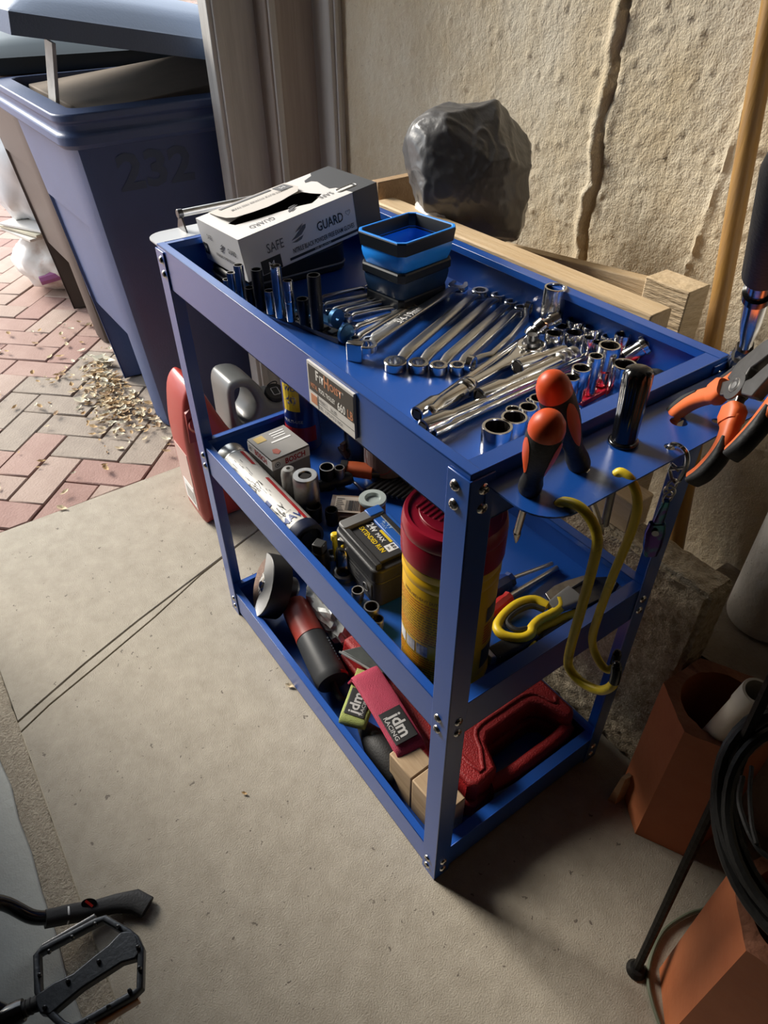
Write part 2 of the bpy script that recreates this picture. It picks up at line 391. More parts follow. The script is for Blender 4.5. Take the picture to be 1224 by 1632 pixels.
# perforated tool shelf at the right-hand end
ZS = .766
def plate(x0, x1, y0, y1, z, holes, r=.035):
    bm_ = bmesh.new(); out = []
    for cx, cy, a0, flip in ((x1 - r, y0 + r, -90, 0), (x1 - r, y1 - r, 0, 0)):
        out += [(cx + r * math.cos(math.radians(a0 + 90 * k / 8)), cy + r * math.sin(math.radians(a0 + 90 * k / 8))) for k in range(9)]
    out = [(x0, y0)] + out + [(x0, y1)]
    c = bpy.data.curves.new('plate', 'CURVE'); c.dimensions = '2D'; c.fill_mode = 'BOTH'; c.extrude = .0009
    for pts in [out] + holes:
        sp = c.splines.new('POLY'); sp.points.add(len(pts) - 1); sp.use_cyclic_u = True
        for q, (x, y) in zip(sp.points, pts): q.co = (x, y, 0, 1)
    o = bpy.data.objects.new('plate', c); COL.objects.link(o); me = bpy.data.meshes.new_from_object(o); bpy.data.objects.remove(o)
    b = MB(); b.add([v.co + V((0, 0, z)) for v in me.vertices], [tuple(p.vertices) for p in me.polygons]); bm_.free(); return b
def hole(cx, cy, r, n=14): return [(cx + r * math.cos(2 * math.pi * k / n), cy + r * math.sin(2 * math.pi * k / n)) for k in range(n)]
hp = {k: on(*p, z=ZS) for k, p in dict(s1=(843, 782), s2=(925, 745), file=(993, 705), h1=(893, 802), h2=(985, 755), car=(1068, 712), pl=(1082, 672), e1=(1142, 671), e2=(1212, 636), big=(1180, 585)).items()}
HR = dict(s1=.0085, s2=.0085, file=.006, h1=.0055, h2=.0055, car=.0055, pl=.0085, e1=.0045, e2=.0055, big=.012)
b = plate(.001, .071, .018, .372, ZS - .0009, [hole(p.x, p.y, HR[k]) for k, p in hp.items()])
b.bx(.0002, .0016, .018, .348, ZS - .022, ZS)
b.build('tool_shelf', BLUE, cart, smooth=0)
# left-hand end: shelf bracket and push bar
ALU = mat('bare_metal', (.72, .72, .70), .4, 1, bump=.1, bs=100)
b = plate(.001, .058, .005, .36, .775, [hole(.03, .1, .006), hole(.03, .2, .006)], .03); b.v = [V((-L - p.x, p.y, p.z)) for p in b.v]
b.bx(-L - .058, -L - .056, .035, .33, .755, .775)
pl = b.build('handle_plate', mat('grey_coat', (.50, .51, .53), .4, coat=.3), cart, smooth=0)
b = MB()
for y in (.062, .312):
    b = MB(); b.prism([(-.018, 0), (.018, 0), (.005, .022), (-.005, .022)], -.0012, .0012, TM((-L - .043, y, .776), frame((0, 1, 0), (1, 0, 0)) @ Mx.Rotation(math.radians(0), 3, 'X')))
    b.v[-8:] = [V((p.x, p.y, .776 + abs(p.z - .776))) for p in b.v[-8:]]
    b.rod((-L - .043, y - .004, .800), (-L - .043, y + .004, .800), .0068)
    b.build('handle_bracket', DARKSTEEL, cart, bevel=.0006)
MB().rod((-L - .043, .062, .800), (-L - .043, .312, .800), .0055).build('push_bar', ALU, cart)
# maker's plate on the long side
PX = lambda x, z: V((x, -.0004, z))
lb = MB(); lb.bx(-.265, -.1745, -.0006, .0022, .7235, .7765); lab = lb.build('label_plate', mat('label_white', (.72, .70, .67), .45), cart)
b = MB(); b.bx(-.2625, -.1752, -.0009, -.0005, .7425, .7735); b.build('print_panel', mat('label_dark', (.075, .068, .06), .5), lab)
LORG = mat('label_orange', (.60, .26, .14), .5); Mf = lambda x, z: face((x, -.0011, z), (1, 0, 0), (0, 0, 1))
WP = mat('label_print', (.86, .84, .8), .5)
text('F', .0160, WP, lab, Mf(-.2475, .7605), off=.03, ax='LEFT', ay='BOTTOM_BASELINE', wide=.85); text('IT', .0118, WP, lab, Mf(-.2395, .7605), off=.03, ax='LEFT', ay='BOTTOM_BASELINE', wide=.85)
text('H', .0195, LORG, lab, Mf(-.2312, .7590), off=.03, ax='LEFT', ay='BOTTOM_BASELINE', wide=.8); text('OIST', .0118, LORG, lab, Mf(-.2200, .7605), off=.03, ax='LEFT', ay='BOTTOM_BASELINE', wide=.95)
text('®', .004, WP, lab, Mf(-.1955, .7665), ax='LEFT', ay='BOTTOM_BASELINE')
text('METAL', .0076, LORG, lab, Mf(-.2590, .7475), off=.025, ax='LEFT', ay='BOTTOM_BASELINE', wide=.62); text('TOOL TROLLEY', .0076, WP, lab, Mf(-.2425, .7475), off=.025, ax='LEFT', ay='BOTTOM_BASELINE', wide=.60)
text('660', .0140, WP, lab, Mf(-.2055, .7442), off=.025, ax='LEFT', ay='BOTTOM_BASELINE', wide=.72); text('LB', .0140, LORG, lab, Mf(-.1868, .7442), off=.025, ax='LEFT', ay='BOTTOM_BASELINE', wide=.72)
b = MB(); b.bx(-.2605, -.2480, -.0009, -.0005, .7275, .7385); b.build('print_panel', LORG, lab)
b = MB(); b.bx(-.2460, -.2457, -.0009, -.0005, .7245, .7415); b.bx(-.2460, -.1755, -.0009, -.0005, .7328, .7331); b.build('rule', INK, lab)
text('WEIGHT:     36 LBS', .0058, GINK, lab, Mf(-.2445, .7350), off=.01, ax='LEFT', ay='BOTTOM_BASELINE', wide=.75); text('SIZE:   31.5*15.7*31.5  INCH', .0055, GINK, lab, Mf(-.2445, .7268), off=.01, ax='LEFT', ay='BOTTOM_BASELINE', wide=.72)
# ================================================================ ON THE TOP TRAY
def scr(P):
    q = CR @ (V(P) - CP); return 612 + FPX * q.x / q.z, 816 + FPX * q.y / q.z
def hgt(P, py):
    """height above P whose top is seen at row py"""
    lo, hi = 0, .6
    for _ in range(40):
        m = (lo + hi) / 2
        if scr(V(P) + V((0, 0, m)))[1] > py: lo = m
        else: hi = m
    return lo
def ppm(P): return FPX / (CR @ (V(P) - CP)).z             # pixels per metre there
BORE = mat('socket_bore', (.05, .045, .04), .45, .8)
def socket_mesh(P, h, r, drive=None, waist=None, mats=None, pts=12, name='socket', axis=None):
    """drive end down, twelve-point opening up"""
    drive = drive or r * .92; b = MB(); z1 = waist if waist is not None else h * .4
    M = TM(P, axis) if axis else TM(P)
    b.lathe([(0, 0), (drive * .93, 0), (drive, h * .03), (drive, z1 * .8), (r, z1), (r, h * .975), (r * .965, h), (r * .80, h), (r * .78, h * .965)], 24, M)
    b.mat(1).lathe([(r * .79, h * .967), (r * .76, h * .5), (0, h * .45)], 24, M, rf=lambda k, i: 1 if k % 2 else .90)
    if h > .02: b.mat(0).lathe([(drive * 1.005, h * .10), (drive * .965, h * .125), (drive * 1.005, h * .15)], 24, M)
    return b.build(name, mats or [CHROME, BORE])
def socket_at(tx, ty, h, d, label, group=None, z=TZ, waist=None, drive=None, mats=None, name='socket', cat='socket'):
    T = on(tx, ty, z=z + h); r = d / 2 / ppm(T)
    return tag(socket_mesh((T.x, T.y, z), h, r, drive * r if drive else None, waist * h if waist is not None else None, mats, name=name), label, cat, group)
IMP = mat('impact_black', (.018, .018, .020), .42, .6, var=.2, vs=90)

# --- sockets loose at the right end of the tray
GS = 'loose sockets at the right end of the top tray'
for a in [
    (793, 679, .030, 50, 'widest chrome socket, standing in the near corner of the top tray', 0, 1),
    (820, 664, .030, 43, 'second-widest chrome socket of the near-corner row, between the widest and the small ones', 0, 1),
    (842, 648, .030, 30, 'small narrow-footed chrome socket beside the front orange-capped screwdriver', .55, .72),
    (858, 634, .030, 29, 'chrome socket half hidden behind the front orange-capped screwdriver', .3, .9),
    (818, 652, .018, 25, 'short chrome socket peeping out behind the near-corner row', .3, .9),
    (846, 637, .014, 16, 'tiny chrome socket tucked between two sockets behind the front screwdriver', .3, .9),
    (886, 457, .062, 37, 'tallest deep chrome socket, standing against the back wall of the top tray', .3, .94),
    (919, 509, .026, 31, 'dark-mouthed chrome socket at the back, right of the tallest deep socket', 0, 1),
    (946, 520, .026, 33, 'wide short chrome socket in the back row beside the tray wall', 0, 1),
    (894, 519, .018, 26, 'low dark chrome socket at the foot of the tallest deep socket', 0, 1),
    (884, 530, .026, 30, 'chrome socket with ribbed foot right of the ratchet head', .45, .8),
    (916, 529, .026, 30, 'ribbed-foot chrome socket in the middle of the back cluster', .45, .8),
    (970, 535, .024, 22, 'dark chrome socket behind the widest socket of the red rail', .3, .9),
    (939, 538, .030, 17, 'slim chrome socket at the end of the long extension bar', .4, .8),
    (994, 532, .036, 27, 'tall bright chrome socket right of the back cluster', .45, .8),
    (955, 545, .024, 22, 'chrome socket half hidden behind the widest socket of the red rail', .3, .9),
]:
    socket_at(a[0], a[1], a[2], a[3], a[4], GS, waist=a[5] or .02, drive=a[6])
# --- red rail with its sockets
RR = [on(936, 634, z=TZ), on(1004, 596, z=TZ)]; d = (RR[1] - RR[0]).normalized(); nrm = V((-d.y, d.x, 0))
RR[0] -= d * .02
ra = thing('socket_rail', 'red socket rail under the chrome sockets at the right end of the top tray', 'socket rail', RR[0])
b = MB(); REDR = mat('red_rail', (.42, .012, .03), .3, .3)
b.sweep([RR[0] + V((0, 0, .0005)), RR[1] + d * .03 + V((0, 0, .0005))], [(-.009, 0), (.009, 0), (.009, .006), (.006, .006), (.006, .003), (-.006, .003), (-.006, .006), (-.009, .006)])
b.build('rail', REDR, ra, bevel=.0005)
for t in (.25, .6, .9):
    b = MB(); b.box(lerp(RR[0], RR[1], t) + V((0, 0, .0065)), (.009, .009, .007), RZ(math.degrees(math.atan2(d.y, d.x)))); b.build('clip', CHROME2, ra, bevel=.0006)
GR = 'chrome sockets on the red rail'
for a in [
    (972, 550, .048, 36, 'widest long chrome socket on the red rail', .45, .72),
    (950, 567, .046, 24, 'slim deep chrome socket on the red rail, third from its near end', .5, .85),
    (927, 586, .040, 31, 'chrome socket second from the near end of the red rail', .5, .72),
    (911, 601, .036, 27, 'chrome socket at the near end of the red rail behind the screwdriver', .5, .72),
    (996, 580, .044, 40, 'wide deep chrome socket behind the fluted black handle', .3, .92),
]:
    socket_at(a[0], a[1], a[2], a[3], a[4], GR, z=TZ + .0005 if '996' in str(a[0]) else TZ + .0066, waist=a[5], drive=a[6])
# --- universal joint lying on a black base, and hex adapter
P = on(1040, 560, z=TZ + .022)
uj = thing('universal_joint', 'chrome swivel joint adapter leaning in the back right corner of the top tray', 'swivel joint', (P.x, P.y, TZ))
b = MB(); p0 = V((P.x - .022, P.y - .016, TZ + .011)); p1 = V((P.x - .006, P.y - .002, TZ + .030))
b.spin(p0, p1, [(0, 0), (.011, 0), (.0115, .1), (.0115, .75), (.014, .8), (.014, 1), (0, 1)], 20); b.build('yoke', CHROME, uj)
b = MB(); b.ball(p1 + (p1 - p0).normalized() * .002, .0105, 14); b.build('ball', STEEL, uj)
b = MB(); q1 = p1 + V((.016, .008, .006)); b.box(lerp(p1, q1, .75), (.019, .0125, .0125), frame(V((-(q1 - p1).z, 0, (q1 - p1).x)), q1 - p1)); b.build('drive_square', CHROME, uj, bevel=.0012)
P = on(1066, 588, z=TZ + .010)
ha = thing('hex_adapter', 'black square-drive adapter standing in the back right corner of the top tray', 'drive adapter', (P.x, P.y, TZ))
b = MB(); b.lathe([(0, 0), (.017, 0), (.018, .002), (.018, .008), (.012, .011), (0, .011)], 20, TM((P.x, P.y, TZ))); b.build('base', IMP, ha)
b = MB(); b.box((P.x, P.y, TZ + .021), (.016, .016, .022), RZ(20)); b.build('drive_square', IMP, ha, bevel=.0015)
b = MB(); b.lathe([(.011, 0), (.013, .002), (.015, 0), (.013, -.002)], 18, TM((P.x - .032, P.y - .024, TZ + .003)), closed=True); tag(b.build('snap_ring', STEEL), 'small steel ring lying in front of the black square-drive adapter', 'ring')

# --- ratchets and extension bars
def bar(name, label, pts, parts, cat='extension bar', loc=None):
    t = thing(name, label, cat, loc or pts[0]); return t
def ext(a, z0, c, z1, r, label, rend=None, rtip=None, name='extension_bar', knurl=None):
    A, B = on(*a, z=TZ + z0), on(*c, z=TZ + z1); rend = rend or r * 1.6; Ln = (B - A).length; u = (B - A) / Ln
    t = thing(name, label, 'extension bar', (A.x, A.y, TZ))
    b = MB(); e = .030 / Ln
    b.spin(A, B, [(0, .02), (rend * .72, .02), (rend * .80, 0), (rend, .004), (rend, e), (r * 1.05, e * 1.35), (r, e * 1.5), (r, .93), (r * .8, .94), (r * .8, 1), (0, 1)], 18); b.build('bar', CHROME, t)
    b = MB(); b.box(A + u * .002, (.0045, rend * 1.05, rend * 1.05), frame(V((-u.z, 0, u.x)), u)); b.build('socket_hole', BORE, t)
    if knurl:
        b = MB(); b.spin(lerp(A, B, knurl[0]), lerp(A, B, knurl[1]), [(r, 0), (r * 1.3, .05), (r * 1.3, .3), (r * 1.15, .35), (r * 1.3, .4), (r * 1.3, .62), (r * 1.15, .67), (r * 1.3, .72), (r * 1.3, .95), (r, 1)], 18); b.build('collar', CHROME2, t)
    if rtip:
        b = MB(); b.box(B + u * .006, (.012, rtip, rtip), frame(V((-u.z, 0, u.x)), u)); b.build('drive_square', CHROME, t, bevel=.0008)
    return t
ext((674, 683), .0105, (930, 571), .011, .0062, 'longest chrome extension bar, nearest the right rim of the top tray', rend=.0098, rtip=.008)
ext((690, 690), .006, (905, 590), .006, .0045, 'thin chrome bar lying against the near side of the longest extension bar', rend=.006)
ext((764, 634), .012, (918, 563), .014, .0078, 'thick chrome extension bar with a ribbed collar next to the ratchet', rend=.0110, knurl=(.80, .99))
ext((824, 586), .016, (900, 557), .016, .0075, 'short chrome extension bar with an open socket end above the ratchet handle', rend=.0105)
ext((664, 661), .0085, (838, 539), .012, .0052, 'long slim chrome bar reaching from the tray edge to the flex head', rend=.0088)
# flex head at the end of the slim bar
P = on(850, 528, z=TZ + .018)
fh = thing('flex_head', 'chrome flex-head drive at the foot of the tallest deep socket', 'flex head', (P.x, P.y, TZ))
A, B = on(842, 538, z=TZ + .014), on(868, 516, z=TZ + .030); C2 = on(888, 507, z=TZ + .033)
b = MB(); b.spin(A, B, [(0, 0), (.0085, 0), (.0105, .15), (.0105, .4), (.0085, .45), (.0085, .55), (.0105, .6), (.0105, 1), (0, 1)], 18); b.build('yoke', CHROME, fh)
b = MB(); b.rod(B + V((-.006, .004, 0)), B + V((.006, -.004, 0)), .0035, n=12); b.build('pin', mat('copper', (.6, .25, .12), .3, 1), fh)
b = MB(); b.spin(lerp(A, B, .8), C2, [(0, 0), (.007, .05), (.007, .5), (.009, .55), (.009, 1), (0, 1)], 12); b.build('drive_end', CHROME, fh)
# ratchet
A, M1, M2, Hd = on(681, 661, z=TZ + .010), on(753, 612, z=TZ + .010), on(818, 574, z=TZ + .011), on(846, 556, z=TZ + .012)
rt = thing('ratchet', 'polished chrome ratchet with a ribbed grip collar lying between the extension bars', 'ratchet', (A.x, A.y, TZ))
b = MB(); b.spin(A, M1, [(0, 0), (.0070, 0), (.0088, .03), (.0088, .10), (.0078, .13), (.0092, .3), (.0105, .72), (.0095, .76), (.0112, .80), (.0112, .86), (.0095, .875), (.0112, .89), (.0112, .95), (.0080, 1), (0, 1)], 20); b.build('grip', CHROME, rt)
b = MB(); u = (Hd - M1).normalized(); b.sweep([M1 - u * .002, lerp(M1, M2, .6), M2, lerp(M2, Hd, .6)], [[(x * wd, y * th) for x, y in rrect(2, 2, .6)] for wd, th in ((.0065, .006), (.0062, .005), (.009, .0055), (.016, .006))]); b.build('shank', CHROME, rt)
b = MB(); b.lathe([(0, -.007), (.0165, -.007), (.0175, -.005), (.0175, .005), (.0165, .007), (.012, .007), (.0115, .006), (0, .006)], 28, TM(Hd)); b.build('head', CHROME, rt)
b = MB(); b.lathe([(0, .006), (.0112, .006), (.0105, .011), (.0060, .012), (.0060, .019), (0, .019)], 20, TM(Hd)); b.build('gear', DARKSTEEL, rt)
b = MB(); b.box(Hd + u * -.016 + V((0, 0, .0085)), (.010, .005, .004), RZ(math.degrees(math.atan2(u.y, u.x)))); b.build('lever', CHROME2, rt, bevel=.001)
b = MB()

# --- wrenches
def ring_end(b, C, ro, ri, th, tilt=None, M=None):
    b.lathe([(ro * .93, -th / 2), (ro, -th / 2 + ro * .06), (ro, th / 2 - ro * .06), (ro * .93, th / 2), (ri, th / 2), (ri, -th / 2)], 24, M or TM(C), closed=True, rf=lambda k, i: (.9 if k % 2 == 0 else 1.0) if i >= 4 else 1)
def wrench_box(a, c, d1, d2, w, label, group, arch=.0045, nm='double_box_wrench', flip=1, lift=0):
    A, B = on(*a, z=TZ + .006 + lift), on(*c, z=TZ + .007 + lift); u = (B - A).normalized(); n = V((0, 0, 1))
    r1, r2 = d1 / 2 / ppm(A), d2 / 2 / ppm(B); t = thing(nm, label, 'wrench', (A.x, A.y, TZ), None, group)
    th1, th2 = .011, .010
    for C, r, th in ((A, r1, th1), (B, r2, th2)):
        b = MB(); ring_end(b, C, r, r * .68, th); b.build('box_end', CHROME, t)
    Ln = (B - A).length; pts = []; secs = []
    for k in range(13):
        s = k / 12; dst = r1 * .86 + (Ln - r1 * .86 - r2 * .86) * s; e = min(s, 1 - s)
        z = arch * min(1, e / .085)
        pts.append(A.lerp(B, dst / Ln) + n * z); ww = w * (.85 if e < .05 else 1.0) * (1.08 - .16 * s)
        secs.append([(x * ww, y * .0033) for x, y in rrect(2, 2, .7)])
    b = MB(); b.sweep(pts, secs); b.build('shank', CHROME2, t, smooth=50)
    return t
GW = 'offset double-box wrenches fanned out on the top tray'
wrench_box((630, 581), (765, 467), 37, 27, .0072, 'largest offset ring wrench, leftmost of the four fanned out in a row', GW)
wrench_box((667, 583), (794, 474), 33, 24, .0068, 'second offset ring wrench of the fan, right of the largest', GW)
wrench_box((699, 587), (814, 485), 29, 22, .0062, 'third offset ring wrench of the fan, left of the smallest', GW)
wrench_box((729, 587), (829, 494), 26, 20, .0055, 'smallest offset ring wrench, last of the fan beside the long bar', GW)
# one stands on its edge
A, B = on(750, 581, z=TZ + .012), on(842, 492, z=TZ + .014)
t = thing('double_box_wrench', 'thin offset wrench standing on its edge right of the fan', 'wrench', (A.x, A.y, TZ), None, GW); u = (B - A).normalized(); sd_ = V((-u.y, u.x, 0))
for C, r in ((A, .011), (B, .0105)):
    b = MB(); ring_end(b, C, r, r * .66, .008, M=TM(C, frame(sd_))); b.build('box_end', CHROME, t)
b = MB(); b.sweep([A + u * .009, A + u * .02 - sd_ * .004, A + u * .032 - sd_ * .012, lerp(A, B, .5) - sd_ * .014, B - u * .03 - sd_ * .010, B - u * .009], [(x * .0028, y * .0055) for x, y in rrect(2, 2, .6)]); b.build('shank', CHROME2, t)

def wrench_combo(a, c, d1, d2, w, label, group, z0=.006, z1=.006, box_first=True, m=None, stamp=None):
    """ring at a, open jaw at c"""
    A, B = on(*a, z=TZ + z0), on(*c, z=TZ + z1); u = (B - A).normalized(); r1, r2 = d1 / 2 / ppm(A), d2 / 2 / ppm(B); m = m or CHROME
    t = thing('combination_wrench', label, 'wrench', (A.x, A.y, TZ), None, group)
    b = MB(); ring_end(b, A, r1, r1 * .66, .0085); b.build('box_end', m, t)
    Ln = (B - A).length; b = MB()
    b.sweep([A + u * (r1 * .85), A + u * (r1 * 1.6) + V((0, 0, .003)), lerp(A, B, .5) + V((0, 0, .003)), B - u * (r2 * 1.3) + V((0, 0, .002)), B - u * r2 * .6], [[(x * q, y * .0026) for x, y in rrect(2, 2, .7)] for q in (w * .7, w, w * .95, w * .95, w * 1.2)]); b.build('shank', CHROME2 if m is CHROME else m, t)
    poly = [(-1, -.45), (-.55, -.85), (.1, -1), (1, -.75), (1, -.40), (.05, -.42), (-.12, 0), (.05, .42), (1, .40), (1, .75), (.1, 1), (-.55, .85), (-1, .45)]
    b = MB(); b.prism([(x * r2, y * r2) for x, y in poly], -.0032, .0032, TM(B, frame((0, 0, 1), u) @ RZ(14))); b.build('open_end', m, t, bevel=.0006)
    if stamp: text(stamp, w * 2.1, WHITE, t, face(lerp(A, B, .42) + V((0, 0, .0060)), u, (-u.y, u.x, 0)), wide=.9)
    return t
GC = 'combination wrenches lying in the shade of the glove box'
for k, a in enumerate([
    ((508, 478), (584, 460), 12, 14, .0030, 'combination wrench farthest back, nearest the glove box'),
    ((512, 489), (600, 470), 13, 14, .0032, 'second combination wrench in front of the glove box'),
    ((525, 498), (590, 480), 13, 15, .0033, 'third combination wrench in front of the glove box'),
    ((543, 501), (622, 480), 16, 16, .0034, 'fourth combination wrench, its ring end raised beside the blue rail cap'),
    ((553, 507), (632, 490), 17, 17, .0036, 'fifth combination wrench, in the middle of the shaded set'),
]): wrench_combo(a[0], a[1], a[2], a[3], a[4], a[5], GC)
wrench_combo((560, 527), (632, 501), 19, 19, .0042, 'sixth combination wrench, lying right of the socket rail cap', GC, stamp='12mm')
wrench_combo((566, 543), (650, 492), 19, 21, .0046, 'seventh combination wrench, left of the one stamped 14mm', GC)
wrench_combo((588, 545), (668, 489), 22, 22, .0055, 'combination wrench with 14mm stamped on its shank', GC, z0=.007, stamp='14mm')
wrench_combo((585, 553), (730, 457), 32, 32, .0078, 'largest combination wrench with its ring end tipped up, longest of the set', GC, z0=.016, z1=.008, stamp='3/4-19mm')
P = on(567, 560, z=TZ + .012)
b = MB(); b.prism([(-.011, -.004), (.004, -.007), (.010, -.006), (.010, .006), (.004, .007), (-.011, .004)], 0, .024, TM((P.x, P.y, TZ), RZ(40))); tag(b.build('wrench_jaw', CHROME, bevel=.0012), 'chrome open jaw standing on edge left of the tipped-up ring end', 'wrench')

# --- blue rail with deep sockets beside the glove box
r0, r1 = on(392, 478, z=TZ + .002), on(548, 543, z=TZ + .002); d = (r1 - r0).normalized(); sdv = V((-d.y, d.x, 0))
BLUEA = mat('blue_anodised', (.03, .12, .26), .35, .6)
rl = thing('socket_rail', 'blue socket rail with dark clips beside the glove box', 'socket rail', (r0.x, r0.y, TZ))
b = MB(); b.sweep([V((r0.x, r0.y, TZ + .0006)), V((r1.x, r1.y, TZ + .0006))], [(-.010, 0), (.010, 0), (.010, .007), (.006, .007), (.006, .003), (-.006, .003), (-.006, .007), (-.010, .007)]); b.build('rail', DARKSTEEL, rl, bevel=.0005)
for k, e in enumerate((r1, r0)):
    b = MB(); b.lathe([(0, 0), (.012, 0), (.013, .001), (.013, .005), (.012, .006), (0, .006)], 22, TM(V((e.x, e.y, TZ + .0132)) + d * (.001 if k == 0 else -.007), frame(d))); b.build('end_cap', BLUEA, rl)
for k in range(10):
    b = MB(); b.box(V((r0.x, r0.y, TZ + .0085)) + d * ((r1 - r0).length * (k + .5) / 10.5), (.010, .013, .0035), RZ(math.degrees(math.atan2(d.y, d.x)))); b.build('clip', BLACK, rl, bevel=.0006)
c2 = on(533, 507, z=TZ + .012)
rl2 = thing('socket_rail', 'second blue rail end with a round drilled cap behind the deep black socket', 'socket rail', (c2.x, c2.y, TZ))
b = MB(); b.lathe([(.003, 0), (.0125, 0), (.0125, .006), (.003, .006)], 20, TM((c2.x, c2.y, TZ + .0130), frame(d)), closed=True); b.build('end_cap', BLUEA, rl2)
b = MB(); b.sweep([V((c2.x, c2.y, TZ + .0006)), V((c2.x, c2.y, TZ + .0006)) - d * .07], [(-.008, 0), (.008, 0), (.008, .006), (-.008, .006)]); b.build('rail', BLUEA, rl2, bevel=.0005)
GL = 'deep sockets on the rail beside the glove box'
ZR = TZ + .0105
for bx_, by, tx, ty, dd, m, lab_, ws, dr in [
    (366, 476, 361.7, 445, 13, 0, 'short chrome socket at the far left end of the blue rail', .4, .9),
    (374, 480, 372, 434, 13, 0, 'second chrome socket from the left end of the blue rail', .4, .9),
    (388, 482, 384.6, 422, 16, 0, 'tall chrome deep socket third on the blue rail', .3, .92),
    (402, 490, 400, 458, 16, 1, 'short black socket between the tall chrome and tall black ones on the rail', .5, .9),
    (416.6, 494, 414, 429, 19, 1, 'tall black socket in front of the glove box corner', .35, .92),
    (432.7, 499, 431.5, 463, 16, 0, 'short chrome socket with a groove, right of the tall black one', .5, .95),
    (447.5, 505, 444, 423, 18, 0, 'tallest chrome deep socket in the middle of the blue rail', .45, .95),
    (464.7, 511, 467, 447, 16, 0, 'chrome swivel socket with a jointed waist on the blue rail', .4, .95),
    (485, 515, 484, 476, 20, 1, 'short wide black impact socket on the blue rail', .4, .85),
    (506, 522, 502, 438, 22, 1, 'tallest black impact socket at the near end of the blue rail', .4, .98)]:
    P = on(bx_, by, z=ZR); h = hgt(P, ty); r = dd / 2 / ppm(P + V((0, 0, h)))
    o = tag(socket_mesh(P, h, r, r * dr, h * ws, [IMP, BLACK] if m else None, name='deep_socket'), lab_, 'socket', GL)
    if 'swivel' in lab_:
        o2 = MB(); o2.ball(P + V((0, 0, h * .5)), r * 1.08, 14); o2.ball(P + V((0, 0, h * .78)), r * 1.05, 14); j = o2.build('joint', CHROME, o)

# --- collapsible parts tray
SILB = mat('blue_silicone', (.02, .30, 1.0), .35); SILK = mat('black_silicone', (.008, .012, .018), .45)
c4 = {k: on(*p, z=TZ + .0995) for k, p in dict(l=(562, 366), f=(641, 391), r=(733, 361), b=(659, 336)).items()}
cc = (c4['l'] + c4['f'] + c4['r'] + c4['b']) / 4; ux = ((c4['f'] - c4['l']) + (c4['r'] - c4['b'])); wx = ux.length / 2; uy = ((c4['b'] - c4['l']) + (c4['r'] - c4['f'])); wy = uy.length / 2; ang = math.degrees(math.atan2(ux.y, ux.x))
st = thing('parts_tray', 'blue and black collapsible square parts tray with chamfered corners', 'parts tray', (cc.x, cc.y, TZ), RZ(ang))
def octr(w_, h_, c): return [(w_ / 2, -h_ / 2 + c), (w_ / 2, h_ / 2 - c), (w_ / 2 - c, h_ / 2), (-w_ / 2 + c, h_ / 2), (-w_ / 2, h_ / 2 - c), (-w_ / 2, -h_ / 2 + c), (-w_ / 2 + c, -h_ / 2), (w_ / 2 - c, -h_ / 2)]
def octshell(levels, nm, m, par):
    b = MB(WM[par]); vs = []; fs = []
    for ins, z in levels: vs += [(x, y, z) for x, y in octr(wx - 2 * ins, wy - 2 * ins, .0085 - ins * .25)]
    for i in range(len(levels) - 1):
        for k in range(8): fs.append((i * 8 + k, i * 8 + (k + 1) % 8, i * 8 + 8 + (k + 1) % 8, i * 8 + 8 + k))
    return b.add(vs, fs), len(levels)
SILSH = mat('shaded_blue_silicone', (.006, .035, .10), .45)  # blue silicone of the lower tier with its shade put into the colour
def tier(nm, m, lv, sm=20): b, n = octshell(lv, nm, m, st); return b.build(nm, m, st, smooth=sm)
tier('rim', SILK, [(.004, .081), (.002, .082), (0, .098), (.0008, .0995), (.0046, .0995), (.0052, .098), (.0072, .081), (.004, .081)])
tier('lip', SILB, [(.0004, .0994), (.0010, .1004), (.0036, .1004), (.0044, .0994), (.0004, .0994)])
tier('bellows', SILB, [(.0035, .082), (.003, .076), (.0045, .068), (.008, .058), (.0125, .058), (.008, .068), (.006, .076), (.007, .084)], 50)
tier('middle_ring', SILK, [(.005, .058), (.0035, .056), (.0035, .047), (.005, .045), (.010, .045), (.012, .056), (.011, .058), (.005, .058)])
tier('lower_bellows', SILSH, [(.006, .045), (.0055, .040), (.007, .030), (.010, .020), (.012, .020), (.010, .030), (.008, .040), (.009, .046)], 50)
tier('base', SILK, [(.009, .020), (.008, .018), (.008, .003), (.0095, .0005), (.016, .0005), (.016, .010), (.012, .020)])
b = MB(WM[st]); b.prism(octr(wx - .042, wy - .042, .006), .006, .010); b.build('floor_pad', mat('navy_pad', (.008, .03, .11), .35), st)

# --- glove box, tipped on a black case
def rodm(v): v = V(v); return Mx.Rotation(v.length, 3, v.normalized())
gc = V((-.625, .1876, .7953)); gR = rodm((.1358, .0013, .0546)); ga, gb_, gh = .123, .24, .0606; GM = TM(gc, gR)
gb = thing('glove_box', 'torn-open white cardboard glove box resting in the far left corner of the top tray', 'box', gc - gR @ V((0, 0, gh / 2)), gR)
CARD = mat('white_card', (.74, .73, .73), .55, bump=.08, bs=30); CARDG = mat('charcoal_card', (.075, .08, .09), .5); LIN = mat('card_lining', (.56, .53, .50), .8)
b = MB(GM); x, y, z = ga / 2, gb_ / 2, gh / 2
b.bx(-x, x, -y, y, -z, -z + .0006); b.bx(-x, -x + .0006, -y, y, -z, z); b.bx(x - .0006, x, -y, y, -z, z); b.bx(-x, x, -y, -y + .0006, -z, z); b.bx(-x, x, y - .0006, y, -z, z)
b.build('carton', CARD, gb)
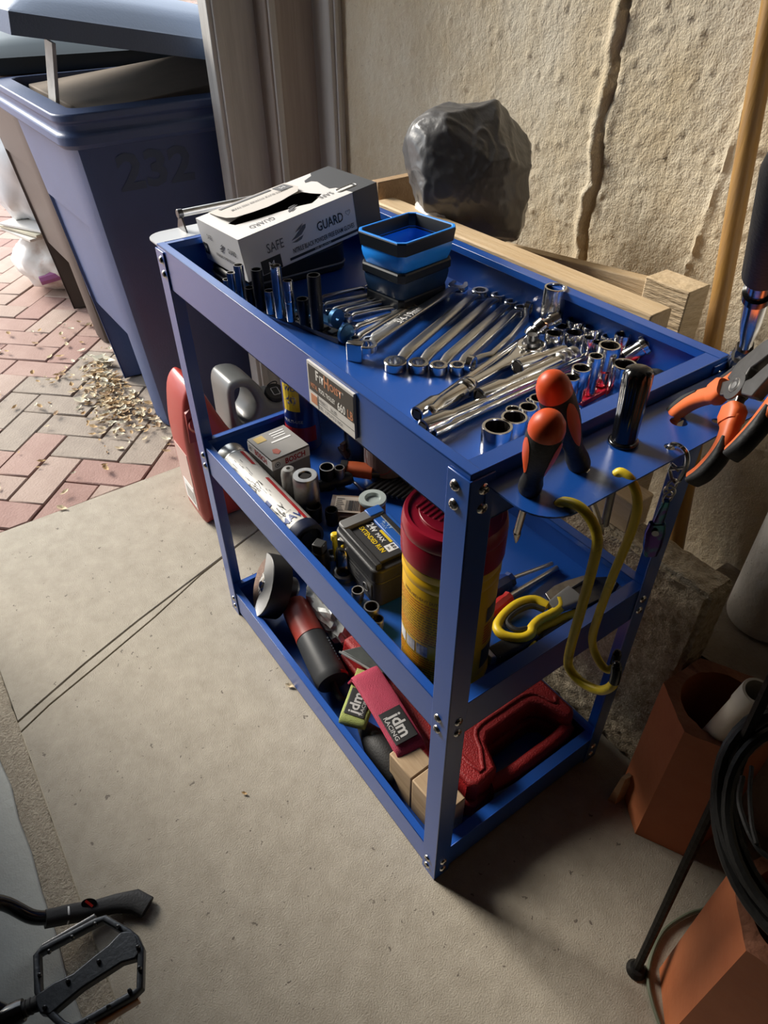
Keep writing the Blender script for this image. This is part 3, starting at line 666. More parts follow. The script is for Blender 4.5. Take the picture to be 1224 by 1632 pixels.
# the torn top panel: outer frame around a ragged opening
op = [(.0, -.100), (.014, -.096), (.022, -.065), (.025, -.05), (.029, -.03), (.036, .0), (.043, .016), (.036, .030), (.026, .045), (.010, .037), (-.006, .032), (-.012, .0), (-.011, -.06)]
c = bpy.data.curves.new('top', 'CURVE'); c.dimensions = '2D'; c.fill_mode = 'BOTH'
for pts in ([(-x, -y), (x, -y), (x, y), (-x, y)], [q for q in op]):
    sp = c.splines.new('POLY'); sp.points.add(len(pts) - 1); sp.use_cyclic_u = True
    for q, (u_, v_) in zip(sp.points, pts): q.co = (u_, v_, 0, 1)
o = bpy.data.objects.new('t', c); COL.objects.link(o); me = bpy.data.meshes.new_from_object(o); bpy.data.objects.remove(o)
b = MB(GM); b.add([(v.co.x, v.co.y, z) for v in me.vertices], [tuple(p.vertices) for p in me.polygons]); b.build('top_panel', CARD, gb, smooth=0)
b = MB(GM); b.bx(-x + .002, x - .002, -y + .002, y - .002, z - .024, z - .018); b.build('gloves', mat('black_nitrile', (.010, .010, .011), .5, bump=1, bs=40), gb)
# raised torn flap with printing
fp = [(-.0600, -.099), (-.030, -.100), (-.006, -.098), (.007, -.090), (.014, -.065), (.017, -.042), (.014, -.016), (.007, .004), (.002, .020), (-.018, .034), (-.0600, .036)]
b = MB(GM); b.add([(u_, v_, z + .0012 + max(0, (u_ + .06)) * .09) for u_, v_ in fp], [tuple(range(len(fp)))]); b.build('torn_flap', LIN, gb)
# charcoal end of the carton with the printed glove hand
b = MB(GM); e = .0004
b.bx(x, x + e, y - .045, y, -z, z); b.bx(-x, x, y, y + e, -z, z)
hand = [(-x, .085), (-x + .012, .078), (-x + .020, .060), (-x + .028, .056), (-x + .030, .066), (-x + .040, .070), (-x + .060, .066), (-x + .080, .064), (-x + .086, .072), (x, .076), (x, y), (-x, y)]
b.add([(u_, v_, z + e) for u_, v_ in hand], [tuple(range(len(hand)))])
b.build('charcoal_print', CARDG, gb, smooth=0)
FR = lambda v_, w_: GM @ face((x + .0007, v_, w_), (0, 1, 0), (0, 0, 1)); LF = lambda u_, w_: GM @ face((u_, -y - .0007, w_), (1, 0, 0), (0, 0, 1)); TP = lambda u_, v_, dz=.0006: GM @ face((u_, v_, z + dz), (0, -1, 0), (1, 0, 0))
def leafmark(b, M, s):
    for k, pts in enumerate(([(-1, -.5), (-.2, -.1), (.6, .5), (1, .55), (.9, .2), (.3, -.3), (-.3, -.45)], [(-.9, -.75), (-.1, -.55), (.5, -.4), (.8, -.1), (.2, -.75), (-.4, -.85)], [(-.4, .1), (.1, .45), (.7, .75), (.3, .3)])):
        b.add([M @ V((p[0] * s, p[1] * s, 0)) for p in pts], [tuple(range(len(pts)))])
text('SAFE', .019, GINK, gb, FR(-.067, .0025), wide=.72, off=.005); text('GUARD', .019, INK, gb, FR(.029, .0030), wide=.72, off=.012)
for M9, s9 in ((FR(-.026, .0075), .014), (GM @ face((.003, -y - .0007, .004), (1, 0, 0), (0, 0, 1)), .0085)): b = MB(); leafmark(b, M9, s9); b.build('hand_logo', GINK, gb)['kind'] = 'stuff'
text('NITRILE BLACK POWDER FREE EXAM GLOVES', .0098, INK, gb, FR(.0145, -.0150), wide=.55, off=.012); text('♡', .012, GINK, gb, FR(.066, .008)) if 0 else None
b = MB(); b.tube([FR(.062, .006) @ V((q[0] * .004, q[1] * .004, 0)) for q in ((0, -1), (1, 0), (.9, .8), (.2, .7), (0, .3), (-.2, .7), (-.9, .8), (-1, 0))], .0003, 4, True); b.build('heart_logo', GINK, gb)
for q9 in ((x + .0003, x + .0007, -.095, -.062, -.0295, -.010), (x + .0003, x + .0007, -.048, .076, -.0262, -.0225), (-.058, -.046, -y - .0007, -y - .0003, -.020, -.003)): b = MB(GM); b.bx(*q9); b.build('size_panel', INK, gb)
text('M', .016, WHITE, gb, GM @ face((x + .0011, -.0785, -.0255), (0, 1, 0), (0, 0, 1)), wide=.9, ay='BOTTOM_BASELINE'); text('100 GLOVES', .0035, WHITE, gb, GM @ face((x + .0011, .01, -.0243), (0, 1, 0), (0, 0, 1)), wide=1.6)
text('SAFE', .010, GINK, gb, LF(-.030, .010), wide=.7); text('GUARD', .0105, INK, gb, LF(.033, .004), wide=.65, off=.01); text('NITRILE BLACK POWDER FREE EXAM GLOVES', .0062, INK, gb, LF(.012, -.0115), wide=.52, off=.01)
text('M', .012, WHITE, gb, GM @ face((-.052, -y - .0011, -.0115), (1, 0, 0), (0, 0, 1)), wide=.7)
text('SAFE', .016, GINK, gb, TP(.036, .045), wide=.75); text('GUARD', .016, GINK, gb, TP(.040, -.068), wide=.75); b = MB(); leafmark(b, TP(.036, -.012), .012); b.build('hand_logo', GINK, gb)['kind'] = 'stuff'
FLP = lambda u_, v_: GM @ face((u_, v_, z + .0022 + (u_ + .06) * .09), (0, -1, 0), (1, 0, .09))
text('NITRILE BLACK POWDER FREE EXAM', .0085, INK, gb, FLP(-.026, -.030), wide=.68, off=.01)
b = MB(GM); b.add([(u_, v_, z + .0019 + (u_ + .06) * .09) for u_, v_ in ((-.055, -.085), (-.0475, -.085), (-.0475, .004), (-.055, .004))], [(0, 1, 2, 3)]); b.build('size_panel', GINK, gb); b = MB(GM); b.add([(u_, v_, z + .0019 + (u_ + .06) * .09) for u_, v_ in ((-.054, .008), (-.026, .008), (-.026, .030), (-.054, .030))], [(0, 1, 2, 3)]); b.build('size_panel', GINK, gb)
text('M', .014, WHITE, gb, FLP(-.041, .019), wide=.9)
b = MB(GM); b.tube([(x - .022 + q[0], y - .040 + q[1], z + .0006) for q in rrect(.012, .034, .005)], .0007, 4, True); b.prism(rrect(.006, .024, .0028), z + .0004, z + .0008, TM((x - .022, y - .040, 0))); b.build('oval_logo', WHITE, gb)
# black zip case beneath
zc = thing('zip_case', 'flat black zipped case lying under the white glove box', 'case', (-.635, .155, TZ))
b = MB(); vs = rrect(.10, .19, .02, 4); n = len(vs); b.prism(vs, TZ + .0005, TZ + .016, TM((-.632, .165, 0))); cs = b.v
for p in b.v:
    if p.z > TZ + .01: p.z = TZ + .0235 + (p.y - .07) * .115
b.build('shell', BLACK, zc, bevel=.004)
b = MB(); b.tube([V((-.632 + p[0] * 1.01, .165 + p[1] * 1.005, TZ + .012)) for p in vs], .0016, 5, True); b.build('zipper', GREYP, zc)
# ================================================================ TOOLS IN THE SHELF AT THE END
def onp(px, py, P0, n):
    r = CR.transposed() @ V(((px - 612) / FPX, (py - 816) / FPX, 1.0)); return CP + r * ((V(P0) - CP).dot(n) / r.dot(n))
def screwdriver(hole_p, cap_px, hcap, tip_px, tipz, label, rot=0):
    B = V((hole_p.x, hole_p.y, ZS)); C = on(*cap_px, z=ZS + hcap); u = (C - B).normalized(); Ln = (C - B).length
    t = thing('screwdriver', label, 'screwdriver', B, None, 'orange and black screwdrivers in the tool shelf')
    prof = [(0, .02), (.0092, .02), (.0100, .05), (.0100, .13), (.0088, .20), (.0082, .27), (.0100, .40), (.0128, .55), (.0142, .70), (.0143, .84), (.0138, .90)]
    b = MB(); b.spin(B, C, prof + [(.0132, .93), (0, .93)], 28); b.build('handle', BLACKR, t)
    b = MB(); b.spin(B, C, [(0, .90), (.0139, .895), (.0141, .93), (.0130, 1.0), (.0102, 1.06), (.0058, 1.10), (0, 1.115)], 28); b.build('end_cap', ORANGE, t)
    Fm = TM(B, frame(u))
    def rad(s):
        for (r0, s0), (r1, s1) in zip(prof, prof[1:]):
            if s0 <= s <= s1 and s1 > s0: return r0 + (r1 - r0) * (s - s0) / (s1 - s0)
        return prof[-1][0]
    for k in range(3):
        b = MB(); vs = []; fs = []; n, m = 14, 8
        for i in range(n + 1):
            s = .34 + .52 * i / n; hw = .44 * math.sqrt(max(0, 1 - ((s - .60) / .262) ** 2))
            for j in range(m + 1):
                a = math.radians(rot + 120 * k) + hw * (2 * j / m - 1); r = rad(s) + .0004; vs.append((r * math.cos(a), r * math.sin(a), s * Ln))
        for i in range(n):
            for j in range(m): q = i * (m + 1) + j; fs.append((q, q + m + 1, q + m + 2, q + 1))
        b.add(vs, fs, Fm); b.build('grip_inlay', ORANGE, t)
    T = on(*tip_px, z=ZS + tipz); T = B - u * (B - T).length
    b = MB(); b.rod(B + u * .003, lerp(B, T, .86), .0034, n=12); pt = lerp(B, T, .86)
    Fs = frame(u, (1, -.6, 0)); b.sweep([pt + u * .002, lerp(pt, T, .5), T], [[(x * a, y * c) for x, y in rrect(2, 2, .4)] for a, c in ((.0034, .0034), (.0052, .0016), (.0042, .0006))], up=Fs @ V((0, 1, 0))); b.build('blade', CHROME2, t)
    b = MB(); b.spin(B - u * .001, B + u * .004, [(0, 0), (.0078, 0), (.0078, 1), (0, 1)], 20); b.build('ferrule', STEEL, t)
    return t
screwdriver(hp['s1'], (874, 674), .082, (792, 890), -.075, 'orange-capped screwdriver leaning left in the corner of the tool shelf', 10)
screwdriver(hp['s2'], (880, 612), .090, (975, 890), -.085, 'orange-capped screwdriver with a scuffed black handle, standing behind the front one', -3)
# fluted black handle
B = V((hp['file'].x, hp['file'].y, ZS)); h = hgt(B, 583); C = on(1020, 585, z=ZS + h * .985); u = (C - B).normalized()
t = thing('file_handle', 'fluted black plastic handle standing upright in the middle of the tool shelf', 'handle', B)
b = MB(); b.spin(B, C, [(0, .0), (.0130, .0), (.0138, .012), (.0138, .035), (.0128, .05), (.0112, .055), (.0116, .30), (.0122, .60), (.0128, .80), (.0128, .91), (.0112, .965), (.0068, .995), (0, 1)], 48, rf=lambda k, i: (1 if i < 6 or i > 9 else (1.0 if k % 6 in (0, 1, 5) else (.93 if k % 6 in (2, 4) else .90)))); b.build('handle', BLACKG, t, smooth=50)
b = MB(); b.rod(B + u * .002, B - u * .10, .004, n=10); b.build('shank', STEEL, t)
# yellow coated hooks
YC = mat('yellow_coating', (.78, .58, .03), .42, col2=(.36, .26, .03), vs=38, thr=(.56, .74), bump=.15, bs=60)
def hook(hk, pts, Ydrift, label):
    P0 = V((hp[hk].x, hp[hk].y, ZS)); path = []
    for i, (px, py) in enumerate(pts): path.append(on(px, py, Y=P0.y + Ydrift * i / (len(pts) - 1)))
    t = thing('storage_hook', label, 'hook', P0, None, 'yellow coated hooks on the tool shelf')
    path = curve(path, 6); n = len(path); b = MB(); b.tube(path[:n - 9], .0044, 12); b.build('rod', YC, t)
    b = MB(); b.tube(path[n - 10:], [.0048] * 9 + [.0040], 12); b.ball(path[-1], .0041, 10); b.build('black_tip', BLACKG, t)
hook('h1', [(888, 806), (900, 800), (924, 808), (944, 832), (952, 862), (944, 905), (925, 975), (907, 1042), (908, 1066), (928, 1088), (955, 1100), (974, 1094), (981, 1078), (983, 1060)], .012, 'yellow coated rod hook nearest the corner of the tool shelf')
hook('h2', [(981, 757), (990, 753), (1005, 765), (1015, 790), (1014, 820), (1000, 862), (972, 930), (947, 1002), (945, 1030), (956, 1056), (968, 1067), (977, 1064), (981, 1052), (984, 1040)], .03, 'yellow coated rod hook hanging from the middle of the tool shelf')
# snap hook, chain and iridescent folding knife
P0 = V((hp['car'].x, hp['car'].y, ZS)); Y0 = P0.y
IRI = mat('rainbow_steel', (.10, .05, .20), .22, 1, col2=(.03, .30, .22), vs=26, thr=(.42, .58))
kc = thing('keychain', 'silver snap hook with a rainbow-coloured folding knife hanging from the tool shelf', 'keychain', P0)
q = lambda px, py, d=0: on(px, py, Y=Y0 + d)
b = MB(); b.tube(curve([q(1064, 714), q(1072, 708), q(1084, 711), q(1094, 722), (q(1095, 738)), q(1090, 752), q(1083, 764)], 5), .0022, 8); b.build('snap_hook', CHROME, kc)
b = MB(); b.tube([q(*p) for p in ((1083, 766), (1077, 770), (1070, 762), (1067, 748), (1071, 740), (1082, 750))], .0018, 8); b.tube([q(1068, 748), q(1092, 745)], .0016, 8); b.build('swivel', CHROME2, kc)
for k, (x, y) in enumerate(((1071, 773), (1067, 783), (1064, 793))):
    c = q(x, y); b = MB(); b.tube([c + V((math.cos(a) * .0045 * (1 if k % 2 else .4), math.cos(a) * .0045 * (.4 if k % 2 else 1), math.sin(a) * .0065)) for a in [2 * math.pi * i / 12 for i in range(12)]], .0011, 6, True); b.build('chain_link', CHROME2, kc)
a0, a1, a2 = q(1062, 798), q(1047, 836), q(1036, 884); wv = V((.55, .75, 0)).normalized()
b = MB(); b.sweep([a0, lerp(a0, a1, .5), a1], [[(x * w_, y * .003) for x, y in rrect(2, 2, .5)] for w_ in (.003, .0045, .005)], up=wv.cross(a1 - a0)); b.build('blade_back', IRI, kc)
b = MB(); b.sweep([a1 - (a2 - a1) * .06, lerp(a1, a2, .25), lerp(a1, a2, .7), a2], [[(x * w_, y * .0042) for x, y in rrect(2, 2, .5)] for w_ in (.0075, .0095, .0085, .0062)], up=wv.cross(a2 - a1)); b.build('knife_body', IRI, kc, bevel=.0005)
b = MB(); b.rod(lerp(a1, a2, .15) + V((.004, -.006, 0)), lerp(a1, a2, .15) - V((.004, -.006, 0)), .0035, n=12); b.build('pivot_pin', CHROME, kc)

# pliers
GRIPO = mat('orange_grip', (.75, .15, .035), .5); DSTEEL = mat('plier_steel', (.17, .165, .16), .34, .85, var=.2, vs=50)
def pliers(label, P0, n, A, B, piv, jaws, rg, cat='pliers', neckA=None, neckB=None, detail=True, loc=None):
    n = V(n).normalized(); k = lambda p: onp(p[0], p[1], P0, n)
    t = thing('pliers', label, cat, loc or P0, None, 'orange and black pliers hanging in the tool shelf')
    pv = k(piv)
    for nm, pts in (('A', A), ('B', B)):
        path = curve([k(p) for p in pts], 5); m = len(path)
        outer = 1 if nm == 'A' else -1
        b = MB(); b.sweep(path, [[(x * w_, y * .0068) for x, y in rrect(2, 2, .75)] for w_ in [rg * (.62 + .38 * min(1, i / 6)) * (1.0 if i < m - 6 else 1 + .45 * min(1, (i - m + 6) / 4)) for i in range(m)]], up=n); b.build('handle_grip', GRIPO, t, smooth=60)
        b = MB(); off = [p + (path[min(i + 1, m - 1)] - path[max(i - 1, 0)]).normalized().cross(n) * (-outer * rg * .55) for i, p in enumerate(path)]
        cut = int(m * .68); b.sweep(off[:cut], [[(x * w_, y * .0074) for x, y in rrect(2, 2, .75)] for w_ in [rg * (.42 + .3 * min(1, i / 5)) * (1 if i < cut - 6 else .3 + .7 * (cut - 1 - i) / 6) for i in range(cut)]], up=n); b.build('grip_backing', BLACKR, t, smooth=60)
        b = MB(); e = path[-1]; dv = (path[-1] - path[-4]).normalized(); b.sweep([e - dv * .004, e + dv * .004, e + dv * .012], [[(x * w_, y * .0078) for x, y in rrect(2, 2, .6)] for w_ in (rg * 1.25, rg * 1.6, rg * 1.1)], up=n); b.build('finger_guard', GRIPO, t, smooth=50)
        b = MB(); b.sweep([e + dv * .006, lerp(e + dv * .006, pv, .5), pv], [[(x * w_, y * .0042) for x, y in rrect(2, 2, .3)] for w_ in (rg * .8, rg * .9, rg * 1.1)], up=n); b.build('arm', DSTEEL, t)
    b = MB(); b.lathe([(0, -.0055), (.0125, -.0055), (.013, -.004), (.013, .004), (.0125, .0055), (0, .0055)], 28, TM(pv, frame(n))); b.build('pivot', DSTEEL, t)
    b = MB(); b.lathe([(.0052, .0056), (.0060, .0062), (.0068, .0056)], 24, TM(pv, frame(n if n.dot(CP - pv) > 0 else -n))); b.lathe([(0, .0060), (.0032, .0058)], 16, TM(pv, frame(n if n.dot(CP - pv) > 0 else -n))); b.build('rivet', STEEL, t)
    for jw in jaws:
        P = [k(p) for p in jw]; b = MB(); h = .0052
        b.add([p + n * h for p in P] + [p - n * h for p in P], [tuple(range(len(P))), tuple(range(len(P), 2 * len(P)))[::-1]] + [(i, (i + 1) % len(P), len(P) + (i + 1) % len(P), len(P) + i) for i in range(len(P))]); b.build('jaw', DSTEEL, t, bevel=.0012)
    return t
Pa = V((hp['pl'].x, hp['pl'].y, ZS)); Pb = on(1108, 762, X=.098); Pp = on(1178, 617, X=.083)
pn = (Pb - Pa).cross(Pp - Pa)
pliers('open orange-handled pliers, one grip in the shelf hole and the other hanging outside', Pa, pn,
       [(1066, 676), (1072, 664), (1090, 648), (1112, 636), (1132, 630), (1141, 626)], [(1104, 762), (1122, 750), (1142, 728), (1156, 704), (1163, 684), (1166, 668)], (1179, 618),
       [[(1166, 606), (1184, 580), (1224, 548), (1262, 528), (1262, 545), (1222, 578), (1204, 590), (1196, 604), (1184, 622)], [(1188, 632), (1192, 612), (1206, 606), (1240, 576), (1262, 560), (1262, 590), (1232, 606), (1206, 636)]], .0078)
P2 = on(1146, 616, z=ZS + .012); Pb2 = on(1170, 726, X=.125); Pp2 = on(1285, 560, X=.12); pn2 = (Pb2 - P2).cross(Pp2 - P2)
pliers('second orange-and-black pliers behind, mostly beyond the edge of the photo', P2, pn2,
       [(1148, 618), (1166, 606), (1190, 588), (1212, 570), (1232, 556), (1246, 548)], [(1166, 722), (1182, 708), (1204, 684), (1226, 656), (1242, 634), (1252, 616)], (1285, 572),
       [[(1280, 560), (1300, 540), (1340, 520), (1340, 540), (1300, 575)], [(1290, 590), (1310, 570), (1345, 545), (1345, 575), (1310, 600)]], .0085)
# long chrome tool with a knurled foot
P0 = V((hp['big'].x, hp['big'].y, ZS)); T = on(1236, 352, z=ZS + .21); u = (T - P0).normalized(); F = lambda s: P0 + (T - P0) * s
t = thing('spinner_handle', 'chrome rod with black grip and knurled foot at the back of the tool shelf', 'tool', P0)
b = MB(); b.spin(F(-.06), F(.13), [(0, 0), (.008, 0), (.008, .28), (.0120, .34), (.0132, .42), (.0132, .88), (.0115, 1), (0, 1)], 40, rf=lambda k, i: 1 if k % 2 or i in (1, 2, 7) else .94); b.build('knurled_foot', CHROME2, t, smooth=20)
b = MB(); b.spin(F(.12), F(.21), [(0, 0), (.0092, 0), (.0096, .2), (.0096, .8), (.0085, 1), (0, 1)], 6); b.build('hex_nut', CHROME, t, smooth=20)
b = MB(); b.spin(F(.19), F(.74), [(0, 0), (.0062, 0), (.0062, .15), (.0082, .28), (.0094, .45), (.0100, 1), (0, 1)], 24); b.build('rod', CHROME, t)
b = MB(); b.spin(F(.60), F(.645), [(.0098, 0), (.0122, .1), (.0122, .9), (.0098, 1)], 24); b.build('band', BLACKG, t)
b = MB(); b.spin(F(.73), F(1.25), [(0, 0), (.0128, 0), (.0150, .03), (.0150, .9), (.012, 1), (0, 1)], 24); b.build('grip', BLACKR, t)

# ================================================================ MIDDLE TRAY
def stripes(name, rows, m, parent, fn, seg=1):
    """print made of small blocks: rows of (x0, x1, y0, y1) in label coordinates"""
    b = MB()
    for x0, x1, y0, y1 in rows:
        k = max(1, int((x1 - x0) / seg)) if seg < 1 else 1
        for i in range(k):
            a, c = x0 + (x1 - x0) * i / k, x0 + (x1 - x0) * (i + 1) / k; b.add([fn(V((a, y0, 0))), fn(V((c, y0, 0))), fn(V((c, y1, 0))), fn(V((a, y1, 0)))], [(0, 1, 2, 3)])
    o = b.build(name, m, parent)
    if len(rows) > 1: o['kind'] = 'stuff'
    return o
# grease cartridge lying along the front wall
A, B = on(368, 738, z=MZ + .036), on(487, 866, z=MZ + .030); A = V((A.x - .004, A.y - .004, MZ + .029)); B = V((-.382, .0375, MZ + .034)); A = V((-.642, .0345, MZ + .040)); u = (B - A).normalized(); r = .0272; Ln = (B - A).length
gt = thing('grease_cartridge', 'white grease cartridge with a red stripe lying along the front of the middle tray', 'cartridge', A)
WL = mat('label_offwhite', (.66, .64, .60), .38, var=.06, vs=14)
b = MB(); b.spin(A + u * .026, B - u * .016, [(0, 0), (r * .985, 0), (r * .985, 1), (0, 1)], 36); b.build('tube', WL, gt)
b = MB(); b.spin(A, A + u * .025, [(r * .8, .1), (r * .8, 0), (r * 1.02, 0), (r * 1.02, .78), (r * .98, .85), (r * .98, 1)], 36); b.build('metal_cap', CHROME2, gt)
b = MB(); b.spin(B - u * .018, B + u * .004, [(r * .98, 0), (r * 1.03, .05), (r * 1.03, .9), (r * .98, 1), (r * .80, 1), (r * .78, .6), (r * .4, .58), (r * .38, .75), (0, .75)], 36); b.build('end_cap', mat('navy_cap', (.012, .018, .05), .4), gt)
def onG(p): # x along the tube, y round it (0 = towards the photographer and up)
    a = p.y / r; f1 = V((0, -.5, .866)); f2 = V((0, .866, .5)); return A + u * p.x + (f1 * math.cos(a) + f2 * math.sin(a)) * (r + .0004)
REDP = mat('red_print', (.42, .015, .02), .45); BLUP = mat('blue_print', (.03, .06, .22), .45)
stripes('red_stripe', [(.12, Ln - .018, .021 + k * .001, .0225 + k * .001) for k in range(6)] + [(.03, .075, .021 + k * .001, .0225 + k * .001) for k in range(6)], REDP, gt, onG)
stripes('blue_rule', [(Ln - .046, Ln - .0452, -.02 + k * .002, -.018 + k * .002) for k in range(17)], GINK, gt, onG)
text('AMAV', .018, BLUP, gt, None, fn=lambda p: onG(V((Ln - .030 + -p.y, -p.x * -1 - .001, 0))), ay='CENTER', off=.02)
rg_ = random.Random(5); rows = []
for k in range(34):
    x = rg_.uniform(.045, Ln - .06); y = rg_.uniform(-.016, .010); rows.append((x, x + rg_.uniform(.003, .016), y, y + .0009))
stripes('fine_print', rows, GINK, gt, onG)
for cx in (.125, .205):
    b = MB()
    for q in range(5):
        y0 = -.012 + q * .0045; b.tube([onG(V((cx + rg_.uniform(-.016, .016), y0 + rg_.uniform(-.004, .004), 0))) for _ in range(5)], .0004, 4)
    b.build('line_drawing', INK, gt)
stripes('blue_badge', [(.168, .182, -.010 + k * .001, -.009 + k * .001) for k in range(7)], BLUP, gt, onG)
b = MB(); b.bx(-.655, -.56, .012, .058, MZ + .0003, MZ + .0085); tag(b.build('rag_pad', BLACKR, bevel=.003), 'flat black pad under the far end of the grease cartridge', 'pad')
# oil-filter carton
bc = on(437, 705, z=MZ + .082); bb = thing('filter_box', 'small grey and white printed carton in the left end of the middle tray', 'box', (-.578, .099, MZ), RZ(3)); Mb = WM[bb]
GB = mat('grey_carton', (.055, .052, .05), .5, var=.1, vs=20); GBT = mat('grey_carton_top', (.26, .25, .24), .45)
b = MB(Mb); hx, hy, hz = .040, .037, .080
b.mat(0).bx(-hx, hx, -hy, hy, 0, hz); b.mi[1] = 1
b.build('carton', [GB, GBT], bb, bevel=.001)
b = MB(Mb); e = .0005; b.add([(-hx + .0005, -hy + .0005, hz + e), (hx - .0005, -hy + .0005, hz + e), (hx - .0005, hy - .0005, hz + e), (-hx + .0005, hy - .0005, hz + e)], [(0, 1, 2, 3)]); b.build('lid', GBT, bb)
b = MB(Mb); b.bx(hx, hx + e, -hy, hy, hz - .021, hz - .003); b.bx(-hx, hx, -hy - e, -hy, hz - .021, hz - .003); o = b.build('white_band', WHITE, bb)
text('BOSCH', .0145, REDP, bb, Mb @ face((hx + .0009, .008, hz - .012), (0, 1, 0), (0, 0, 1)), off=.03, wide=.85); text('BOSCH', .0145, REDP, bb, Mb @ face((.004, -hy - .0009, hz - .012), (1, 0, 0), (0, 0, 1)), off=.03, wide=.85)
for M2 in (Mb @ face((hx + .0009, -.027, hz - .012), (0, 1, 0), (0, 0, 1)), Mb @ face((-.031, -hy - .0009, hz - .012), (1, 0, 0), (0, 0, 1))):
    b = MB(); b.lathe([(.0040, 0), (.0052, 0)], 18, M2); b.add([M2 @ V(q) for q in ((-.002, -.0018, 0), (.002, -.0018, 0), (.002, .0018, 0), (-.002, .0018, 0))], [(0, 1, 2, 3)]); b.build('round_logo', GINK, bb)
Mt = Mb @ TM((0, 0, hz + e * 2)); tf = lambda p: Mt @ p
stripes('white_print', [(-.030 + k * .007, -.0275 + k * .007, .0, .028 - k * .002) for k in range(3)] + [(-.006, -.002, -.01, .028)], WHITE, bb, tf); stripes('yellow_print', [(-.034, -.016, -.030, -.012)], mat('ochre_print', (.50, .36, .12), .5), bb, tf)
b = MB(); b.add([tf(V((q[0], q[1], 0))) for q in ((.014, -.020), (.024, -.024), (.032, -.018), (.026, -.010), (.016, -.012))], [tuple(range(5))]); b.build('red_print', mat('dull_red', (.36, .09, .06), .5), bb)
# spray can
P = V((-.655, .190, MZ)); wd = thing('spray_can', 'blue and yellow spray can standing at the back left of the middle tray', 'spray can', P)
NAVY = mat('can_blue', (.015, .035, .21), .28, coat=.4)
b = MB(); b.lathe([(0, 0), (.031, 0), (.0325, .002), (.0325, .158), (.031, .163), (.024, .173), (.016, .176), (0, .176)], 36, TM(P)); b.build('can', NAVY, wd)
b = MB(); b.lathe([(.0322, .150), (.0335, .151), (.0335, .156), (.0322, .157)], 36, TM(P)); b.build('rim', ALU, wd)
b = MB(); b.lathe([(0, .176), (.014, .176), (.014, .198), (.010, .204), (0, .204)], 20, TM(P)); b.build('cap', RED, wd)
def onC(P, r, a0): return lambda p: P + V((math.cos(a0 + p.x / r) * (r + .0004), math.sin(a0 + p.x / r) * (r + .0004), p.y))
fw_ = onC(P, .0325, math.radians(-62)); stripes('shield', [(-.017 + abs(k - 7) * 0, .017, .088 + k * .0036, .0917 + k * .0036) for k in range(15)], YELLOW, wd, fw_, seg=.006)
text('WD', .013, NAVY, wd, None, fn=lambda p: fw_(V((p.x, p.y + .133, 0))), off=.03); text('40', .024, NAVY, wd, None, fn=lambda p: fw_(V((p.x, p.y + .110, 0))), off=.03)
text('MULTI-USE', .0085, WHITE, wd, None, fn=lambda p: fw_(V((p.x, p.y + .066, 0)))); stripes('red_band', [(-.045, .045, .022 + k * .0035, .0256 + k * .0035) for k in range(9)], REDP, wd, fw_, seg=.006)
# two bottles behind the maker's plate
for nm, lab_, x, y, r, h, c in (('spray_bottle', 'dark clear-walled bottle with a yellow band behind the spray can', -.560, .255, .030, .17, (.035, .032, .03)), ('cleaner_bottle', 'dark bottle with a pale rounded label below the maker\'s plate', -.485, .262, .042, .16, (.030, .024, .024))):
    P = V((x, y, MZ)); t = thing(nm, lab_, 'bottle', P); m = mat(nm, c, .25, coat=.3)
    b = MB(); b.lathe([(0, 0), (r * .94, 0), (r, .006), (r, h * .72), (r * .8, h * .84), (r * .35, h * .93), (r * .35, h), (0, h)], 30, TM(P)); b.build('bottle', m, t)
    b = MB(); b.lathe([(0, h), (r * .42, h), (r * .42, h + .02), (r * .3, h + .024), (0, h + .024)], 20, TM(P)); b.build('cap', BLACK, t)
    f2 = onC(P, r, math.radians(-58))
    if nm == 'spray_bottle': stripes('yellow_band', [(-.04, .04, .075, .079)], YELLOW, t, f2, seg=.005); stripes('panel', [(-.018, .018, .085, .118)], GINK, t, f2, seg=.005)
    else:
        stripes('label', [(-.036, .036, .018 + k * .006, .0242 + k * .006) for k in range(13)], mat('mauve_label', (.16, .12, .12), .5), t, f2, seg=.006); b = MB(); b.tube([f2(V((x_ * .03, .055 + y_ * .03, 0))) for x_, y_ in ring(1, 20)], .0006, 4, True); b.build('emblem', REDP, t)
# steel parts standing beside the carton
P = V((-.508, .079, MZ)); t = thing('bushing', 'slim grey metal bushing with a small hole on top, beside the carton', 'metal part', P)
b = MB(); b.lathe([(0, 0), (.0125, 0), (.013, .002), (.0122, .03), (.0132, .04), (.0134, .062), (.0122, .070), (.009, .0745), (.0034, .0755), (.0030, .069), (0, .068)], 26, TM(P)); b.build('body', mat('grey_cast', (.40, .39, .37), .42, .2, var=.15, vs=60), t)
P = on(486, 757, z=MZ + .080); P = V((P.x, P.y, MZ)); t = thing('large_socket', 'thick-walled bright-topped steel socket with a square hole beside the bushing', 'socket', P)
b = MB(); b.lathe([(0, 0), (.0200, 0), (.0208, .002), (.0208, .077), (.0195, .080), (.0115, .080), (.0105, .078)], 34, TM(P)); b.build('body', STEEL, t)
b = MB(); b.box(P + V((0, 0, .072)), (.0150, .0150, .0120), RZ(30)); b.build('drive_hole', BORE, t)
b = MB(); b.lathe([(.0108, .0795), (.0112, .0803), (.0192, .0803), (.0197, .0795)], 34, TM(P)); b.build('bright_face', ALU, t)
